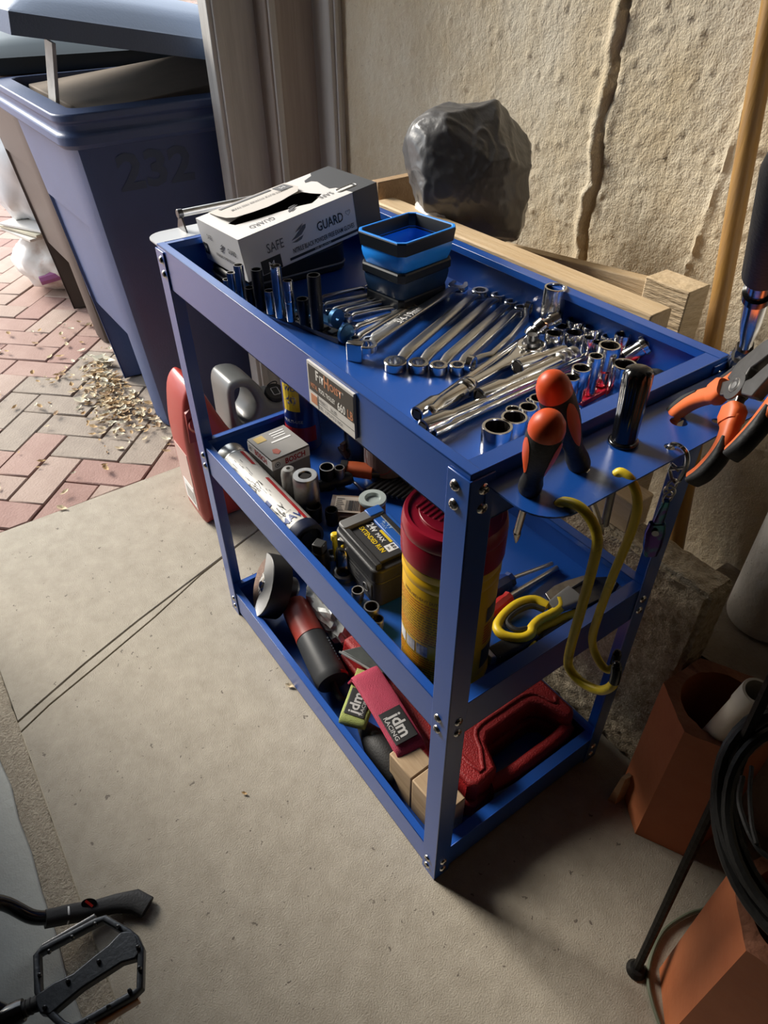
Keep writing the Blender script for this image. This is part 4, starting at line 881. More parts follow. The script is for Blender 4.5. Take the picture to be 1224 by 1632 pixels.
for px, py, r, h, lab_ in ((521, 744, .0135, .045, 'black impact socket with a bright rim behind the steel socket'), (541, 745, .009, .045, 'small chrome-topped black socket right of the black impact socket'), (500, 806, .013, .032, 'short black socket in front of the thick-walled steel socket'), (528, 812, .0105, .030, 'small black socket between the receipt packet and the short black socket')):
    T = on(px, py, z=MZ + h); o = tag(socket_mesh((T.x, T.y, MZ), h, r, r * .9, h * .4, [IMP, BORE] if r != .009 else [STEEL, BORE]), lab_, 'socket', 'dark sockets in the middle tray')
    b = MB(); b.lathe([(r * .80, h), (r * .84, h + .0006), (r * .96, h + .0004), (r * .98, h)], 24, TM((T.x, T.y, MZ))); b.build('rim', ALU, o) if r == .0135 else None
# black ratchet wrench behind
A, B = on(508, 775, z=MZ + .012), on(562, 760, z=MZ + .02); b = MB(); b.spin(A, B, [(0, 0), (.010, 0), (.011, .1), (.009, .4), (.012, .55), (.012, .9), (.008, 1), (0, 1)], 16); tag(b.build('air_chuck', BLACK), 'short black tool handle lying behind the thick-walled steel socket', 'tool')
# orange cutter and red handle, black allen-key holder
A, B = on(552, 746, z=MZ + .028), on(594, 752, z=MZ + .024); t = thing('utility_cutter', 'orange-bodied cutter lying at the back of the middle tray', 'cutter', A)
DOR = mat('deep_orange', (.40, .075, .02), .5)
b = MB(); b.sweep([A, lerp(A, B, .3), B], [[(x * w_, y * .011) for x, y in rrect(2, 2, .7)] for w_ in (.011, .0145, .015)]); b.build('body', DOR, t, bevel=.001)
b = MB(); b.sweep([A - (B - A) * .22, A + (B - A) * .03], [(x * .012, y * .012) for x, y in rrect(2, 2, .7)]); b.build('collar', BLACK, t)
b = MB(); b.sweep([B, B + (B - A) * .35], [[(x * w_, y * .007) for x, y in rrect(2, 2, .5)] for w_ in (.012, .008)]); b.build('nose', DARKSTEEL, t)
A, B = on(588, 734, z=MZ + .022), on(612, 756, z=MZ + .022); b = MB(); b.spin(A, B, [(0, 0), (.006, .02), (.0075, .2), (.0075, .8), (.005, 1), (0, 1)], 14); tag(b.build('red_handle', RED), 'stubby red tool handle beside the orange cutter', 'handle')
A, B = on(545, 722, z=MZ + .012), on(588, 708, z=MZ + .012); t = thing('wire_brush', 'brown wooden brush with copper bristles at the back of the middle tray', 'brush', A); d = (B - A)
b = MB(); b.sweep([A, lerp(A, B, .5) + V((0, 0, .006)), B + d * .3], [(x * .016, y * .007) for x, y in rrect(2, 2, .6)]); b.build('back', mat('brown_wood', (.16, .07, .04), .6, var=.3, vs=40), t)
for k in range(5):
    b = MB(); b.box(lerp(A, B, .15 + k * .2) + V((0, 0, .017)), (.008, .024, .012), RZ(20)); b.build('bristle_row', mat('bristles', (.20, .10, .06), .7, bump=1, bs=400), t)
kt = thing('key_holder', 'row of black hex keys lying in a holder behind the oil filter', 'hex keys', on(640, 780, z=MZ))
A = on(600, 772, z=MZ + .008); B = on(672, 790, z=MZ + .008); ax = V((-.25, 1, 0)).normalized()
b = MB(); b.sweep([A - ax * .0, B - ax * .0], [(x * .012, y * .006) for x, y in rrect(2, 2, .4)]); b.build('holder', BLACKR, kt)
for k in range(9):
    p = lerp(A, B, (k + .3) / 9) + V((0, 0, .006)); b = MB(); b.rod(p - ax * .03, p + ax * (.055), .0042 - k * .0002, n=6); b.build('hex_key', IMP, kt, smooth=20)
b = MB(); b.tube(curve([on(555, 762, z=MZ + .014), on(568, 772, z=MZ + .016), on(578, 782, z=MZ + .010)], 5), .0028, 8); tag(b.build('bent_key', CHROME2), 'bright bent steel rod behind the oil filter', 'rod')
# oil filter
P = on(594, 793, z=MZ + .052); P = V((P.x, P.y, MZ)); r = .0225; t = thing('oil_filter', 'pleated orange oil filter with a pale grey metal end cap in the middle tray', 'oil filter', P)
PG = mat('pale_zinc', (.42, .48, .47), .42, .15)
b = MB(); b.lathe([(0, .001), (r * .92, .001), (r * .92, .0445), (0, .0445)], 72, TM(P), rf=lambda k, i: 1 if k % 2 else .93); b.build('pleats', mat('filter_paper', (.40, .17, .06), .8), t, smooth=0)
b = MB(); b.lathe([(r * .97, .0455), (r, .047), (r, .0508), (r * .96, .052), (r * .58, .052), (r * .54, .050), (r * .50, .0465), (0, .0465)], 40, TM(P)); b.build('end_cap', PG, t)
b = MB(); b.lathe([(0, 0), (r, 0), (r, .003), (0, .003)], 40, TM(P)); b.build('lower_cap', PG, t)
# printed packet
A = on(559, 808, z=MZ + .018); pk = thing('parts_packet', 'brownish parts packet with a barcode label lying behind the battery', 'packet', (A.x, A.y, MZ), RZ(48)); Mp = TM(A, Mx.Rotation(math.radians(48), 3, 'Z') @ Mx.Rotation(math.radians(10), 3, 'X'))
b = MB(Mp); vs = []; fs = []
for i in range(9):
    for j in range(7):
        x, y = -.034 + .0085 * i, -.024 + .008 * j; vs.append((x, y, .004 * math.cos(x * 40) * math.cos(y * 55) + .0012 * NZ.noise(V((x * 90, y * 90, 0)))))
for i in range(8):
    for j in range(6): q = i * 7 + j; fs.append((q, q + 7, q + 8, q + 1))
b.add(vs, fs); b.add([(v[0], v[1], -.012) for v in vs], [f[::-1] for f in fs]); b.build('pouch', mat('packet_brown', (.20, .13, .09), .4, var=.2, vs=40, coat=.3), pk)
Ml = Mp @ TM((0, 0, .0058)); b = MB(Ml); b.add([(-.026, -.017, 0), (.026, -.017, 0), (.026, .017, 0), (-.026, .017, 0)], [(0, 1, 2, 3)]); b.build('label', mat('label_tan', (.46, .40, .34), .5), pk)
rb2 = random.Random(2); x = -.008; rows = []
while x < .018: w_ = rb2.choice((.0006, .0012, .0018)); rows.append((x, x + w_, -.013, .009)); x += w_ + rb2.choice((.0006, .0012))
stripes('barcode', rows, INK, pk, lambda p: Ml @ (p + V((0, 0, .0006)))); stripes('fine_print', [(-.024, -.011 - (k % 3) * .002, -.013 + k * .004, -.0118 + k * .004) for k in range(7)], GINK, pk, lambda p: Ml @ (p + V((0, 0, .0006))))
# power-tool battery
bt = thing('tool_battery', 'black and blue power tool battery in the middle of the middle tray', 'battery', (-.283, .100, MZ), RZ(-3)); Mq = WM[bt]; bl, bw, bh = .115, .078, .078
DKG = mat('battery_black', (.022, .022, .024), .5, bump=.1, bs=400); BBL = mat('battery_blue', (.02, .12, .48), .4)
b = MB(Mq); b.prism(rrect(bl, bw, .012, 5), 0, bh * .62); b.build('case', DKG, bt, bevel=.003)
b = MB(Mq); b.prism(rrect(bl + .004, bw + .004, .014, 5), bh * .62, bh * .92); b.build('upper_case', DKG, bt, bevel=.003)
b = MB(Mq); b.prism(rrect(bl - .030, bw - .030, .004, 3), bh * .92, bh * .99, TM((.004, -.008, 0))); b.build('top_deck', mat('deck_grey', (.035, .035, .037), .45), bt, bevel=.001)
for s in (-1, 1): b = MB(Mq); b.bx(-bl / 2 + .006, bl / 2 - .004, s * (bw / 2 - .008) - .005, s * (bw / 2 - .008) + .005, bh * .90, bh * 1.04); b.build('slide_rail', DKG, bt, bevel=.002)
b = MB(Mq); b.prism(rrect(.020, bw * .9, .006), bh * .9, bh * 1.06, TM((-bl / 2 + .012, 0, 0))); b.build('grip_end', GREYP, bt, bevel=.002)
for k in range(4): b = MB(Mq); b.bx(-bl / 2 + .026 + k * .021, -bl / 2 + .034 + k * .021, -bw / 2 - .0015, -bw / 2 + .004, bh * .80, bh * .88); b.build('slot', BLACKG, bt)
b = MB(Mq); b.bx(-bl / 2 + .022, bl / 2 - .004, bw / 2 - .026, bw / 2 + .002, bh * .93, bh * 1.03); b.build('latch', BBL, bt, bevel=.002)
b = MB(Mq); b.bx(-bl / 2 + .001, -bl / 2 + .020, bw / 2 - .028, bw / 2 - .002, bh * 1.0, bh * 1.075); b.build('blue_corner', BBL, bt, bevel=.002)
TB = lambda x_, y_, z_: Mq @ face((x_, y_, z_), (1, 0, 0), (0, 1, 0))
text('24v', .016, mat('pale_blue_print', (.35, .5, .75), .5), bt, TB(-.012, bw / 2 - .012, bh * 1.035), ay='CENTER', off=.01); text('MAX', .007, MATS['pale_blue_print'], bt, TB(-.012, bw / 2 - .021, bh * 1.035))
text('24v', .016, WHITE, bt, TB(-.0215, .004, bh * .996), off=.02, wide=.85); text('MAX', .0095, WHITE, bt, TB(.0035, .002, bh * .996), off=.02); text('EXTENDED RUN', .0105, YELLOW, bt, TB(.0, -.010, bh * .996), wide=.82, off=.02)
b = MB(Mq); b.bx(-.010, .020, .009, .014, bh * .99, bh * .994); b.build('yellow_panel', YELLOW, bt); b = MB(Mq); b.bx(.022, .036, -.004, .014, bh * .99, bh * .994); b.build('white_panel', WHITE, bt); text('8.0', .008, INK, bt, TB(.029, .008, bh * .998), off=.02); text('Ah', .006, INK, bt, TB(.029, .0, bh * .998))
b = MB(Mq); b.bx(-.045, .045, -bw / 2 - .0010, -bw / 2 + .001, bh * .18, bh * .50); b.build('rating_label', mat('label_charcoal', (.03, .03, .032), .4), bt); b = MB(); b.tube([Mq @ V((.030 + x_ * .007, -bw / 2 - .0015, bh * .3 + y_ * .007)) for x_, y_ in ring(1, 16)], .0007, 4, True); b.build('round_mark', GREYP, bt)
stripes('fine_print', [(-.040, .012 - (k % 2) * .01, bh * .22 + k * .0035, bh * .22 + k * .0035 + .0014) for k in range(6)], GREYP, bt, lambda p: Mq @ V((p.x, -bw / 2 - .0014, p.y)))
# chrome and black adapters in front of the battery
P = on(547, 862, z=MZ + .062); P = V((P.x, P.y, MZ)); t = thing('drive_adapter', 'chrome square-drive adapter standing in front of the battery', 'drive adapter', P)
b = MB(); b.lathe([(0, .0), (.0125, 0), (.0130, .002), (.0130, .038), (.0105, .047), (.008, .050), (0, .050)], 24, TM(P)); b.build('barrel', CHROME, t)
b = MB(); b.box(P + V((0, 0, .057)), (.0125, .0125, .020), RZ(25)); b.build('drive_square', CHROME2, t, bevel=.0012); b = MB(); b.ball(P + V((.005, -.004, .057)), .003, 8); b.build('detent_ball', YELLOW, t)
for px, py, R_, lab_ in ((548, 912, .0165, 'ring-shaped steel spacer at the foot of the chrome adapter'), (528, 882, .0095, 'small bright steel washer left of the chrome adapter')):
    T = on(px, py, z=MZ + .008); b = MB(); b.lathe([(R_ * .62, 0), (R_, 0), (R_, .009), (R_ * .9, .010), (R_ * .70, .010), (R_ * .62, .008)], 26, TM((T.x, T.y, MZ)), closed=True); tag(b.build('spacer_ring', STEEL), lab_, 'ring')
P = on(509, 868, z=MZ + .050); P = V((P.x, P.y, MZ)); t = thing('impact_adapter', 'black square-ended impact adapter at the end of the grease cartridge', 'drive adapter', P)
b = MB(); b.box(P + V((0, 0, .046)), (.017, .017, .016), RZ(30)); b.build('drive_square', mat('worn_black', (.05, .05, .05), .4, .5), t, bevel=.0015); b = MB(); b.lathe([(0, 0), (.014, 0), (.014, .030), (.011, .038), (0, .038)], 24, TM(P)); b.build('barrel', IMP, t)
T = on(534, 857, z=MZ + .045); b = MB(); b.lathe([(0, 0), (.005, 0), (.005, .040), (.0065, .042), (.0065, .052), (.004, .054), (0, .054)], 14, TM((T.x, T.y, MZ))); tag(b.build('yellow_plug', YELLOW), 'small yellow plug behind the chrome adapter', 'plug')
for px, py, r_, h_, lab_ in ((503, 893, .010, .02, 'bright threaded bolt end beside the impact adapter'), (570, 940, .009, .022, 'small dark socket left of the bright one under the battery front'), (592, 966, .011, .030, 'dark chrome socket at the front of the battery near the yellow tub'), (602, 986, .0085, .02, 'small dark socket nearest the yellow tub')):
    T = on(px, py, z=MZ + h_); tag(socket_mesh((T.x, T.y, MZ), h_, r_, r_ * .85, h_ * .4, [STEEL, BORE]), lab_, 'socket', 'dark sockets in the middle tray')
# yellow wipes tub with a red lid
P = V((-.101, .079, MZ)); r = .0580; h = .262; K9 = Mx.Diagonal((1, 1, 1.13, 1)); tb = thing('wipes_tub', 'yellow tub with dark red vented lid at the near end of the middle tray', 'tub', P)
TY = mat('tub_yellow', (.72, .42, .012), .36); TR = mat('tub_red', (.28, .006, .022), .33, coat=.2)
b = MB(); b.lathe([(0, 0), (r * .96, 0), (r * 1.0, .004), (r * 1.0, .010), (r * .96, .016), (r * .985, .020), (r * .985, .155), (r * .97, .158), (r * 1.0, .163), (r * 1.0, .168), (r * .97, .172), (r * 1.0, .176), (r * 1.0, .183), (r * .95, .186)], 48, TM(P) @ K9); b.build('body', TY, tb, smooth=30)
b = MB(); b.lathe([(r * 1.0, .184), (r * 1.03, .186), (r * 1.03, .212), (r * 1.01, .215), (r * 1.03, .218), (r * 1.02, .223), (r * 1.0, .229), (r * .97, .232), (r * .90, .2322), (r * .885, .2295), (0, .2295)], 48, TM(P) @ K9); b.build('lid', TR, tb, smooth=28)
b = MB(); b.prism([(r * .70 * math.cos(a), r * .70 * math.sin(a)) for a in [math.radians(100 + 200 * k / 20) for k in range(21)]], .228, .2318, TM(P, RZ(40)) @ K9); b.build('flip_cap', TR, tb, bevel=.001)
for k in range(7):
    d_ = -.020 + k * .0068; w_ = math.sqrt(max(1e-5, (r * .62) ** 2 - d_ ** 2)); c = P + V((-.012, -.012,   .2308 * 1.13)); uu = V((-.2, .98, 0)); vv = V((.98, .2, 0))
    b = MB(); b.box(c + vv * d_ + uu * (.004), (w_ * 1.35, .0032, .0044), RZ(101.5)); b.build('vent_rib', TR, tb, bevel=.0008)
ft0 = onC(P, r * .985, math.radians(-78)); ft = lambda p: ft0(V((p.x, p.y * 1.13, 0))); PRR = mat('tub_red_print', (.40, .06, .01), .5); PRB = mat('tub_brown_print', (.16, .07, .015), .5)
text('WIPES ARE HEAVY DUTY PRE', .0062, PRB, tb, None, fn=lambda p: ft(V((p.x + .004, p.y + .146, 0))), wide=.78, off=.015)
rr = random.Random(9); ra_, rb_r = [], []
for k in range(34):
    y = .139 - k * .0039
    if .060 < y < .079: continue
    x = -.046
    while x < .046:
        w_ = rr.uniform(.003, .009); (ra_ if (k % 11) in (0, 1, 2, 3) else rb_r).append((x, min(x + w_, .047), y, y + .0014)); x += w_ + .0012
for nm_, rw, mm in (('red_print', ra_, PRR), ('brown_print', rb_r, PRB)): stripes(nm_, rw, mm, tb, ft)
for k in range(3): stripes('picture_panel', [(-.040 + k * .019, -.024 + k * .019, .060, .077)], mat('photo_%d' % k, ((.45, .45, .47), (.22, .22, .26), (.10, .10, .14))[k], .5, col2=((.75, .75, .75), (.5, .48, .47), (.5, .5, .52))[k], vs=90), tb, ft, seg=.005)
fb = onC(P, r * .985, math.radians(20)); stripes('rear_label', [(-.012, .014, .035 + k * .006, .0412 + k * .006) for k in range(6)], mat('label_navy', (.05, .05, .08), .5), tb, fb, seg=.006); stripes('rear_panel', [(-.010, .014, .120 + k * .005, .1252 + k * .005) for k in range(5)], MATS['label_navy'], tb, fb, seg=.006); stripes('red_print', [(-.012, .014, .082 + k * .005, .0842 + k * .005) for k in range(7)], REDP, tb, fb, seg=.006)
# tools at the far right of the tray
def driver(a, c, e, rh, rs_, m, label, z=.012):
    A, B, T = on(*a, z=MZ + z), on(*c, z=MZ + z), on(*e, z=MZ + .006); t = thing('screwdriver', label, 'screwdriver', (A.x, A.y, MZ))
    b = MB(); b.spin(A, B, [(0, 0), (rh * .8, .0), (rh, .06), (rh, .72), (rh * .8, .85), (rh * .95, .97), (rh * .8, 1), (0, 1)], 8); b.build('handle', m, t, bevel=.001, smooth=25); b = MB(); b.rod(B, T, rs_, n=10); b.build('shank', CHROME2, t)
driver((776, 945), (815, 922), (880, 898), .0135, .0032, mat('driver_blue', (.012, .035, .17), .35), 'blue-handled screwdriver lying at the back of the middle tray')
driver((770, 985), (812, 950), (888, 905), .0098, .0040, RED, 'red-handled screwdriver lying in front of the blue-handled one')
# yellow shears
zs = MZ + .022; K = lambda p, z=0: on(p[0], p[1], z=zs + z)
sh = thing('shears', 'yellow-handled heavy shears lying in the right end of the middle tray', 'shears', V((K((900, 960)).x, K((900, 960)).y, MZ)))
lp = [K(p) for p in ((873, 966), (852, 956), (826, 962), (803, 980), (792, 999), (803, 1013), (830, 1017), (846, 1010), (848, 1000), (860, 988), (880, 978), (892, 968), (890, 956))]
b = MB(); b.tube(curve(lp, 4), .0068, 10); b.build('upper_loop', YELLOW, sh)
lp2 = [K(p, -.012) for p in ((918, 978), (900, 984), (878, 996), (856, 1006), (846, 1016), (852, 1034), (864, 1048))]
b = MB(); b.tube(curve(lp2, 4), .0066, 10); b.build('lower_loop', YELLOW, sh)
b = MB(); b.tube(curve([K(p) for p in ((868, 972), (846, 966), (822, 976), (808, 992), (822, 1004), (840, 1002))], 4), .0042, 8); b.tube(curve([K(p, -.010) for p in ((914, 990), (888, 1002), (866, 1014), (868, 1036))], 4), .0050, 8); b.build('loop_lining', BLACKR, sh)
b = MB(); b.sweep([K((878, 970)), K((900, 958)), K((918, 948))], [[(x * w_, y * .006) for x, y in rrect(2, 2, .4)] for w_ in (.009, .014, .017)]); b.build('neck', GREYP, sh)
def flat(pts, z0, z1, nm, m, par, bev=.0008):
    Q = [K(p, z0) for p in pts]; n = len(Q); b = MB(); b.add(Q + [q + V((0, 0, z1 - z0)) for q in Q], [tuple(range(n))[::-1], tuple(range(n, 2 * n))] + [(i, (i + 1) % n, n + (i + 1) % n, n + i) for i in range(n)]); return b.build(nm, m, par, bevel=bev)
flat([(868, 950), (882, 938), (900, 930), (940, 918), (938, 924), (908, 942), (892, 962), (876, 962)], -.002, .004, 'blade', STEEL, sh)
flat([(896, 952), (918, 936), (945, 925), (966, 924), (972, 936), (958, 958), (930, 972), (906, 972)], -.010, -.003, 'jaw_plate', DARKSTEEL, sh)
b = MB(); c = K((914, 951)); b.lathe([(0, .006), (.0045, .0055), (.0055, 0), (0, 0)], 16, TM(c + V((0, 0, -.003)))); b.build('pivot_bolt', STEEL, sh)
# knife, blue handle and dark pliers beyond
A, B = on(784, 1046, z=MZ + .012), on(850, 1012, z=MZ + .012); t = thing('utility_knife', 'grey and black utility knife lying between the yellow tub and the shears', 'knife', (A.x, A.y, MZ))
b = MB(); b.sweep([A, lerp(A, B, .5), B], [[(x * w_, y * .009) for x, y in rrect(2, 2, .5)] for w_ in (.011, .013, .010)]); b.build('handle', BLACKR, t, bevel=.001); b = MB(); b.sweep([A - (B - A) * .10, A + (B - A) * .08], [[(x * w_, y * .008) for x, y in rrect(2, 2, .3)] for w_ in (.006, .0115)]); b.build('nose', ALU, t, bevel=.0008)
A, B = on(800, 1080, z=MZ + .010), on(850, 1040, z=MZ + .010); b = MB(); b.spin(A, B, [(0, 0), (.008, 0), (.0095, .1), (.0088, .8), (.006, 1), (0, 1)], 10); tag(b.build('nut_driver', mat('driver_blue', (.012, .035, .17), .35)), 'dark blue nut driver at the near right corner of the middle tray', 'nut driver')
t = thing('grey_pliers', 'dark pliers lying against the back wall of the middle tray behind the shears', 'pliers', (on(965, 950, z=MZ)))
for dz_, pts in ((0, [(905, 965), (935, 958), (962, 945), (978, 930)]), (.004, [(940, 990), (958, 968), (975, 945), (982, 930)])): b = MB(); b.tube(curve([on(p[0], p[1], z=MZ + .009 + dz_) for p in pts], 4), .0062, 8); b.build('handle', BLACK, t)
b = MB(); b.sweep([on(972, 940, z=MZ + .010), on(985, 925, z=MZ + .010), on(986, 948, z=MZ + .012)], [(x * .007, y * .006) for x, y in rrect(2, 2, .4)]); b.build('jaw', STEEL, t)
# ================================================================ BOTTOM TRAY
camR, camU, camB = CR[0].copy(), -CR[1], -CR[2]
# angle grinder
nD = V((-.279, -.829, .48)).normalized(); D = on(419, 932, z=.10); E = on(531, 1088, z=.046); Hc = D - nD * .052
gr = thing('angle_grinder', 'red and black angle grinder with a grey wheel guard lying in the bottom tray', 'angle grinder', (E.x, E.y, BZ))
FD = frame(nD, camU.cross(nD)); GG = mat('guard_grey', (.36, .36, .36), .38, .3)
b = MB(); b.lathe([(0, .0), (.058, .0), (.058, .003), (0, .003)], 44, TM(D - nD * .006, FD)); b.build('disc', mat('disc_brown', (.20, .13, .10), .8, var=.25, vs=60, bump=.6, bs=300), gr)
b = MB(); b.lathe([(.014, .0032), (.030, .0034), (.0305, .0030)], 36, TM(D - nD * .006, FD)); b.build('disc_label', mat('disc_paper', (.55, .53, .5), .5, col2=(.12, .10, .1), vs=110, thr=(.5, .56)), gr)
b = MB(); b.lathe([(0, .010), (.007, .010), (.008, .008), (.008, .004), (.016, .0035), (.017, 0)], 8, TM(D - nD * .004, FD)); b.build('flange_nut', CHROME, gr)
def camang(deg): a = math.radians(deg); d = camR * math.cos(a) + camU * math.sin(a); d = d - nD * d.dot(nD); return d.normalized()
dl = [camang(a) for a in range(-108, 92, 8)]; R1 = .0655; vs = []; fs = []
def ring_pts(rr, hh): return [D + d * rr + nD * hh for d in dl]
inner = []
for i, d in enumerate(dl): s_ = abs(i / (len(dl) - 1) * 2 - 1); inner.append(D + d * (.022 + (R1 - .022) * s_ ** 6 * .95) + nD * .006)
b = MB(); n = len(dl); b.add(ring_pts(R1, .006) + inner + ring_pts(R1, .0045) + [p - nD * .0015 for p in inner], [(i, i + 1, n + i + 1, n + i) for i in range(n - 1)] + [(2 * n + i, 3 * n + i, 3 * n + i + 1, 2 * n + i + 1) for i in range(n - 1)] + [(n + i, n + i + 1, 3 * n + i + 1, 3 * n + i) for i in range(n - 1)] + [(i, 2 * n + i, 2 * n + i + 1, i + 1) for i in range(n - 1)]); b.build('guard_face', GG, gr, smooth=60)
b = MB(); b.add(ring_pts(R1, .006) + ring_pts(R1 + .001, .003) + ring_pts(R1 + .001, -.036) + ring_pts(.03, -.040), [(k * n + i, k * n + i + 1, (k + 1) * n + i + 1, (k + 1) * n + i) for k in range(3) for i in range(n - 1)]); o = b.build('guard', BLACK, gr, smooth=40); m_ = o.modifiers.new('thick', 'SOLIDIFY'); m_.thickness = .0015
u = (E - Hc).normalized(); GRD = mat('grinder_red', (.36, .045, .03), .42)
b = MB(); b.spin(Hc - nD * .022, Hc + nD * .045, [(0, 0), (.020, 0), (.026, .1), (.027, .5), (.022, .8), (.019, 1), (0, 1)], 24); b.build('gear_head', mat('gear_cast', (.08, .08, .085), .4, .6), gr)
P1 = lerp(Hc, E, .18); P2 = lerp(Hc, E, .56)
b = MB(); b.spin(P1, P2, [(0, 0), (.025, 0), (.0285, .12), (.0302, .4), (.029, .8), (.0302, .98), (0, 1)], 30, rf=lambda k, i: 1 if k % 3 else .985); b.build('red_housing', GRD, gr)
b = MB(); b.spin(P2, E, [(0, 0), (.0300, 0), (.0305, .1), (.0325, .85), (.0322, .93), (.0300, 1), (0, 1)], 36); b.build('motor_grip', mat('grinder_black', (.045, .047, .05), .38), gr)
Fu = frame(u, nD)
for k in range(9):
    c = lerp(P2, E, .22 + k * .062); b = MB(); sidev = (camR * .8 + camU * .35); sidev = (sidev - u * sidev.dot(u)).normalized(); b.box(c + sidev * .0300, (.003, .022, .0042), frame(u, sidev)); b.build('vent_slot', BLACKG, gr)
b = MB(); b.spin(E - u * .006, E + u * .001, [(.0315, 0), (.0333, .3), (.0315, 1)], 36); o = b.build('end_ring', RED, gr); o.data.polygons.foreach_set('material_index', [0] * len(o.data.polygons))
bm_ = bmesh.new(); bm_.from_mesh(o.data); side2 = (camR + camU * .5).normalized()
Pinv = WM[gr]
bmesh.ops.delete(bm_, geom=[f for f in bm_.faces if ((Pinv @ f.calc_center_median()) - E).normalized().dot(side2) < .72], context='FACES'); bm_.to_mesh(o.data); bm_.free()
cb = curve([E, E + u * .03 + V((0, 0, -.006)), on(560, 1120, z=.03), on(576, 1170, z=.025), on(590, 1215, z=.02)], 6); b = MB(); b.tube(cb, [.0062] * 8 + [.0042] * (len(cb) - 8), 8); b.build('power_cord', BLACKR, gr)

def crumple(c, rad, seedv, amp, name, m, par=None, sub=4, ridged=True, flat=.0, freq=4, fl_z=None):
    bm2 = bmesh.new(); bmesh.ops.create_icosphere(bm2, subdivisions=sub, radius=1)
    for v in bm2.verts:
        d = v.co.normalized(); q = d * freq + V((seedv, seedv * .7, 1))
        n1 = NZ.noise(q); n2 = 1 - abs(NZ.noise(q * 1.9)) * 2; n3 = 1 - abs(NZ.noise(q * 4.3)) * 2
        s_ = 1 + amp * (n1 * .9 + n2 * .35 + n3 * .22)
        v.co = V((d.x * rad[0], d.y * rad[1], d.z * rad[2])) * s_ + V(c)
        if fl_z is not None and v.co.z < fl_z: v.co.z = fl_z + (v.co.z - fl_z) * .04
    b = MB(); b.add([v.co.copy() for v in bm2.verts], [[v.index for v in f.verts] for f in bm2.faces]); bm2.free(); return b
CLEAR = mat('clear_film', (.62, .64, .63), .16, .35, var=.25, vs=30, coat=.5)
c = on(528, 985, z=.055); b = crumple((c.x, c.y + .012, .066), (.085, .040, .052), 3.1, .22, 'x', None, freq=5, fl_z=BZ + .002); tag(b.build('film_bag', CLEAR, smooth=24), 'crumpled shiny clear film bag beside the grinder', 'bag')
# flat pouch, zip edge
Pq = [on(p[0], p[1], z=.105) for p in ((543, 1040), (607, 1077), (640, 1062), (578, 1020))]; t = thing('document_pouch', 'flat grey-green pouch with a zip edge behind the red strap', 'pouch', (Pq[0].x, Pq[0].y, BZ)); Pq[2] += V((.02, .03, -.01)); Pq[3] += V((.02, .03, -.01))
b = MB(); b.add([p + V((0, 0, .006)) for p in Pq] + [p - V((0, 0, .006)) for p in Pq], [(0, 1, 2, 3), (7, 6, 5, 4)] + [(i, (i + 1) % 4, 4 + (i + 1) % 4, 4 + i) for i in range(4)]); b.build('pouch', mat('pouch_green', (.09, .10, .095), .3, coat=.4, var=.2, vs=30), t, bevel=.003)
b = MB(); b.tube([Pq[0] + V((-.001, -.002, .003)), Pq[1] + V((0, -.002, .003))], .0022, 6); b.build('zip_edge', mat('silver_edge', (.5, .52, .52), .3, .5), t)
b = MB(); b.prism(rrect(.09, .028, .006), BZ + .0005, .097, TM((lerp(Pq[0], Pq[2], .5).x + .005, lerp(Pq[0], Pq[2], .5).y - .008, 0), RZ(10))); tag(b.build('accessory_box', BLACK, bevel=.002), 'dark box under the grey-green pouch, behind the grinder', 'box')
# towing straps
STR = mat('red_webbing', (.45, .035, .085), .65, bump=.5, bs=700, var=.12, vs=40); STG = mat('green_webbing', (.40, .47, .13), .7, bump=.5, bs=700, var=.1, vs=40); PATCH = mat('patch_black', (.02, .02, .021), .55); PSIL = mat('patch_silver', (.55, .54, .53), .5)
A = lerp(on(557, 1079, z=.128), on(608, 1070, z=.128), .5); B = lerp(on(630, 1196, z=.110), on(672, 1178, z=.110), .5); wv = (on(608, 1070, z=.128) - on(557, 1079, z=.128)); hw = .0255; w_ = wv.normalized()
t = thing('tow_strap', 'red webbing tow strap with a lettered black patch in the bottom tray', 'strap', (B.x, B.y, BZ)); un = (B - A).normalized(); up = w_.cross(un); up = up if up.z > 0 else -up; w_ = un.cross(up) * -1; w_ = w_ if w_.dot(wv) > 0 else -w_
mid = lerp(A, B, .5) + up * .006
pts = curve([A - un * .02 - up * .045, A - un * .008 - up * .014, A + up * .001, lerp(A, B, .25) + up * .005, mid, lerp(A, B, .75) + up * .004, B, B + un * .012 - up * .012], 5)
b = MB(); b.sweep(pts, [(x * hw, y * .0028) for x, y in rrect(2, 2, .5)], up=up); b.build('webbing', STR, t, smooth=50)
pts2 = [p - up * .0075 for p in pts[8:]]; b = MB(); b.sweep(pts2, [(x * hw, y * .0026) for x, y in rrect(2, 2, .5)], up=up); b.build('lower_ply', STR, t, smooth=50)
pc = lerp(A, B, .76) + up * .0078; Fp = face(pc, un, w_)
b = MB(); b.sweep([pc - un * .030, pc + un * .030], [(x * hw * .80, y * .0012) for x, y in rrect(2, 2, .3)], up=up); b.build('patch', PATCH, t)
Fp2 = face(pc + up * .0016, un, w_)
text('jdm', .030, PSIL, t, Fp2 @ Mx.Translation((.002, .003, 0)), off=.025, wide=.95); text('RACING', .0105, PSIL, t, Fp2 @ Mx.Translation((.002, -.0135, 0)), wide=1.15, off=.01)
g0, g1, g2 = on(567, 1092, z=.085), on(535, 1143, z=.075), on(588, 1156, z=.075)
tg = thing('tow_strap', 'pale green webbing tow strap folded under the red one', 'strap', (g1.x, g1.y, BZ)); ga_ = lerp(on(548, 1108, z=.09), on(600, 1120, z=.09), .5); gb2 = lerp(g1, g2, .5); gw = (g2 - g1).normalized(); gu = (gb2 - ga_).normalized(); gup = gu.cross(gw); gup = gup if gup.z > 0 else -gup
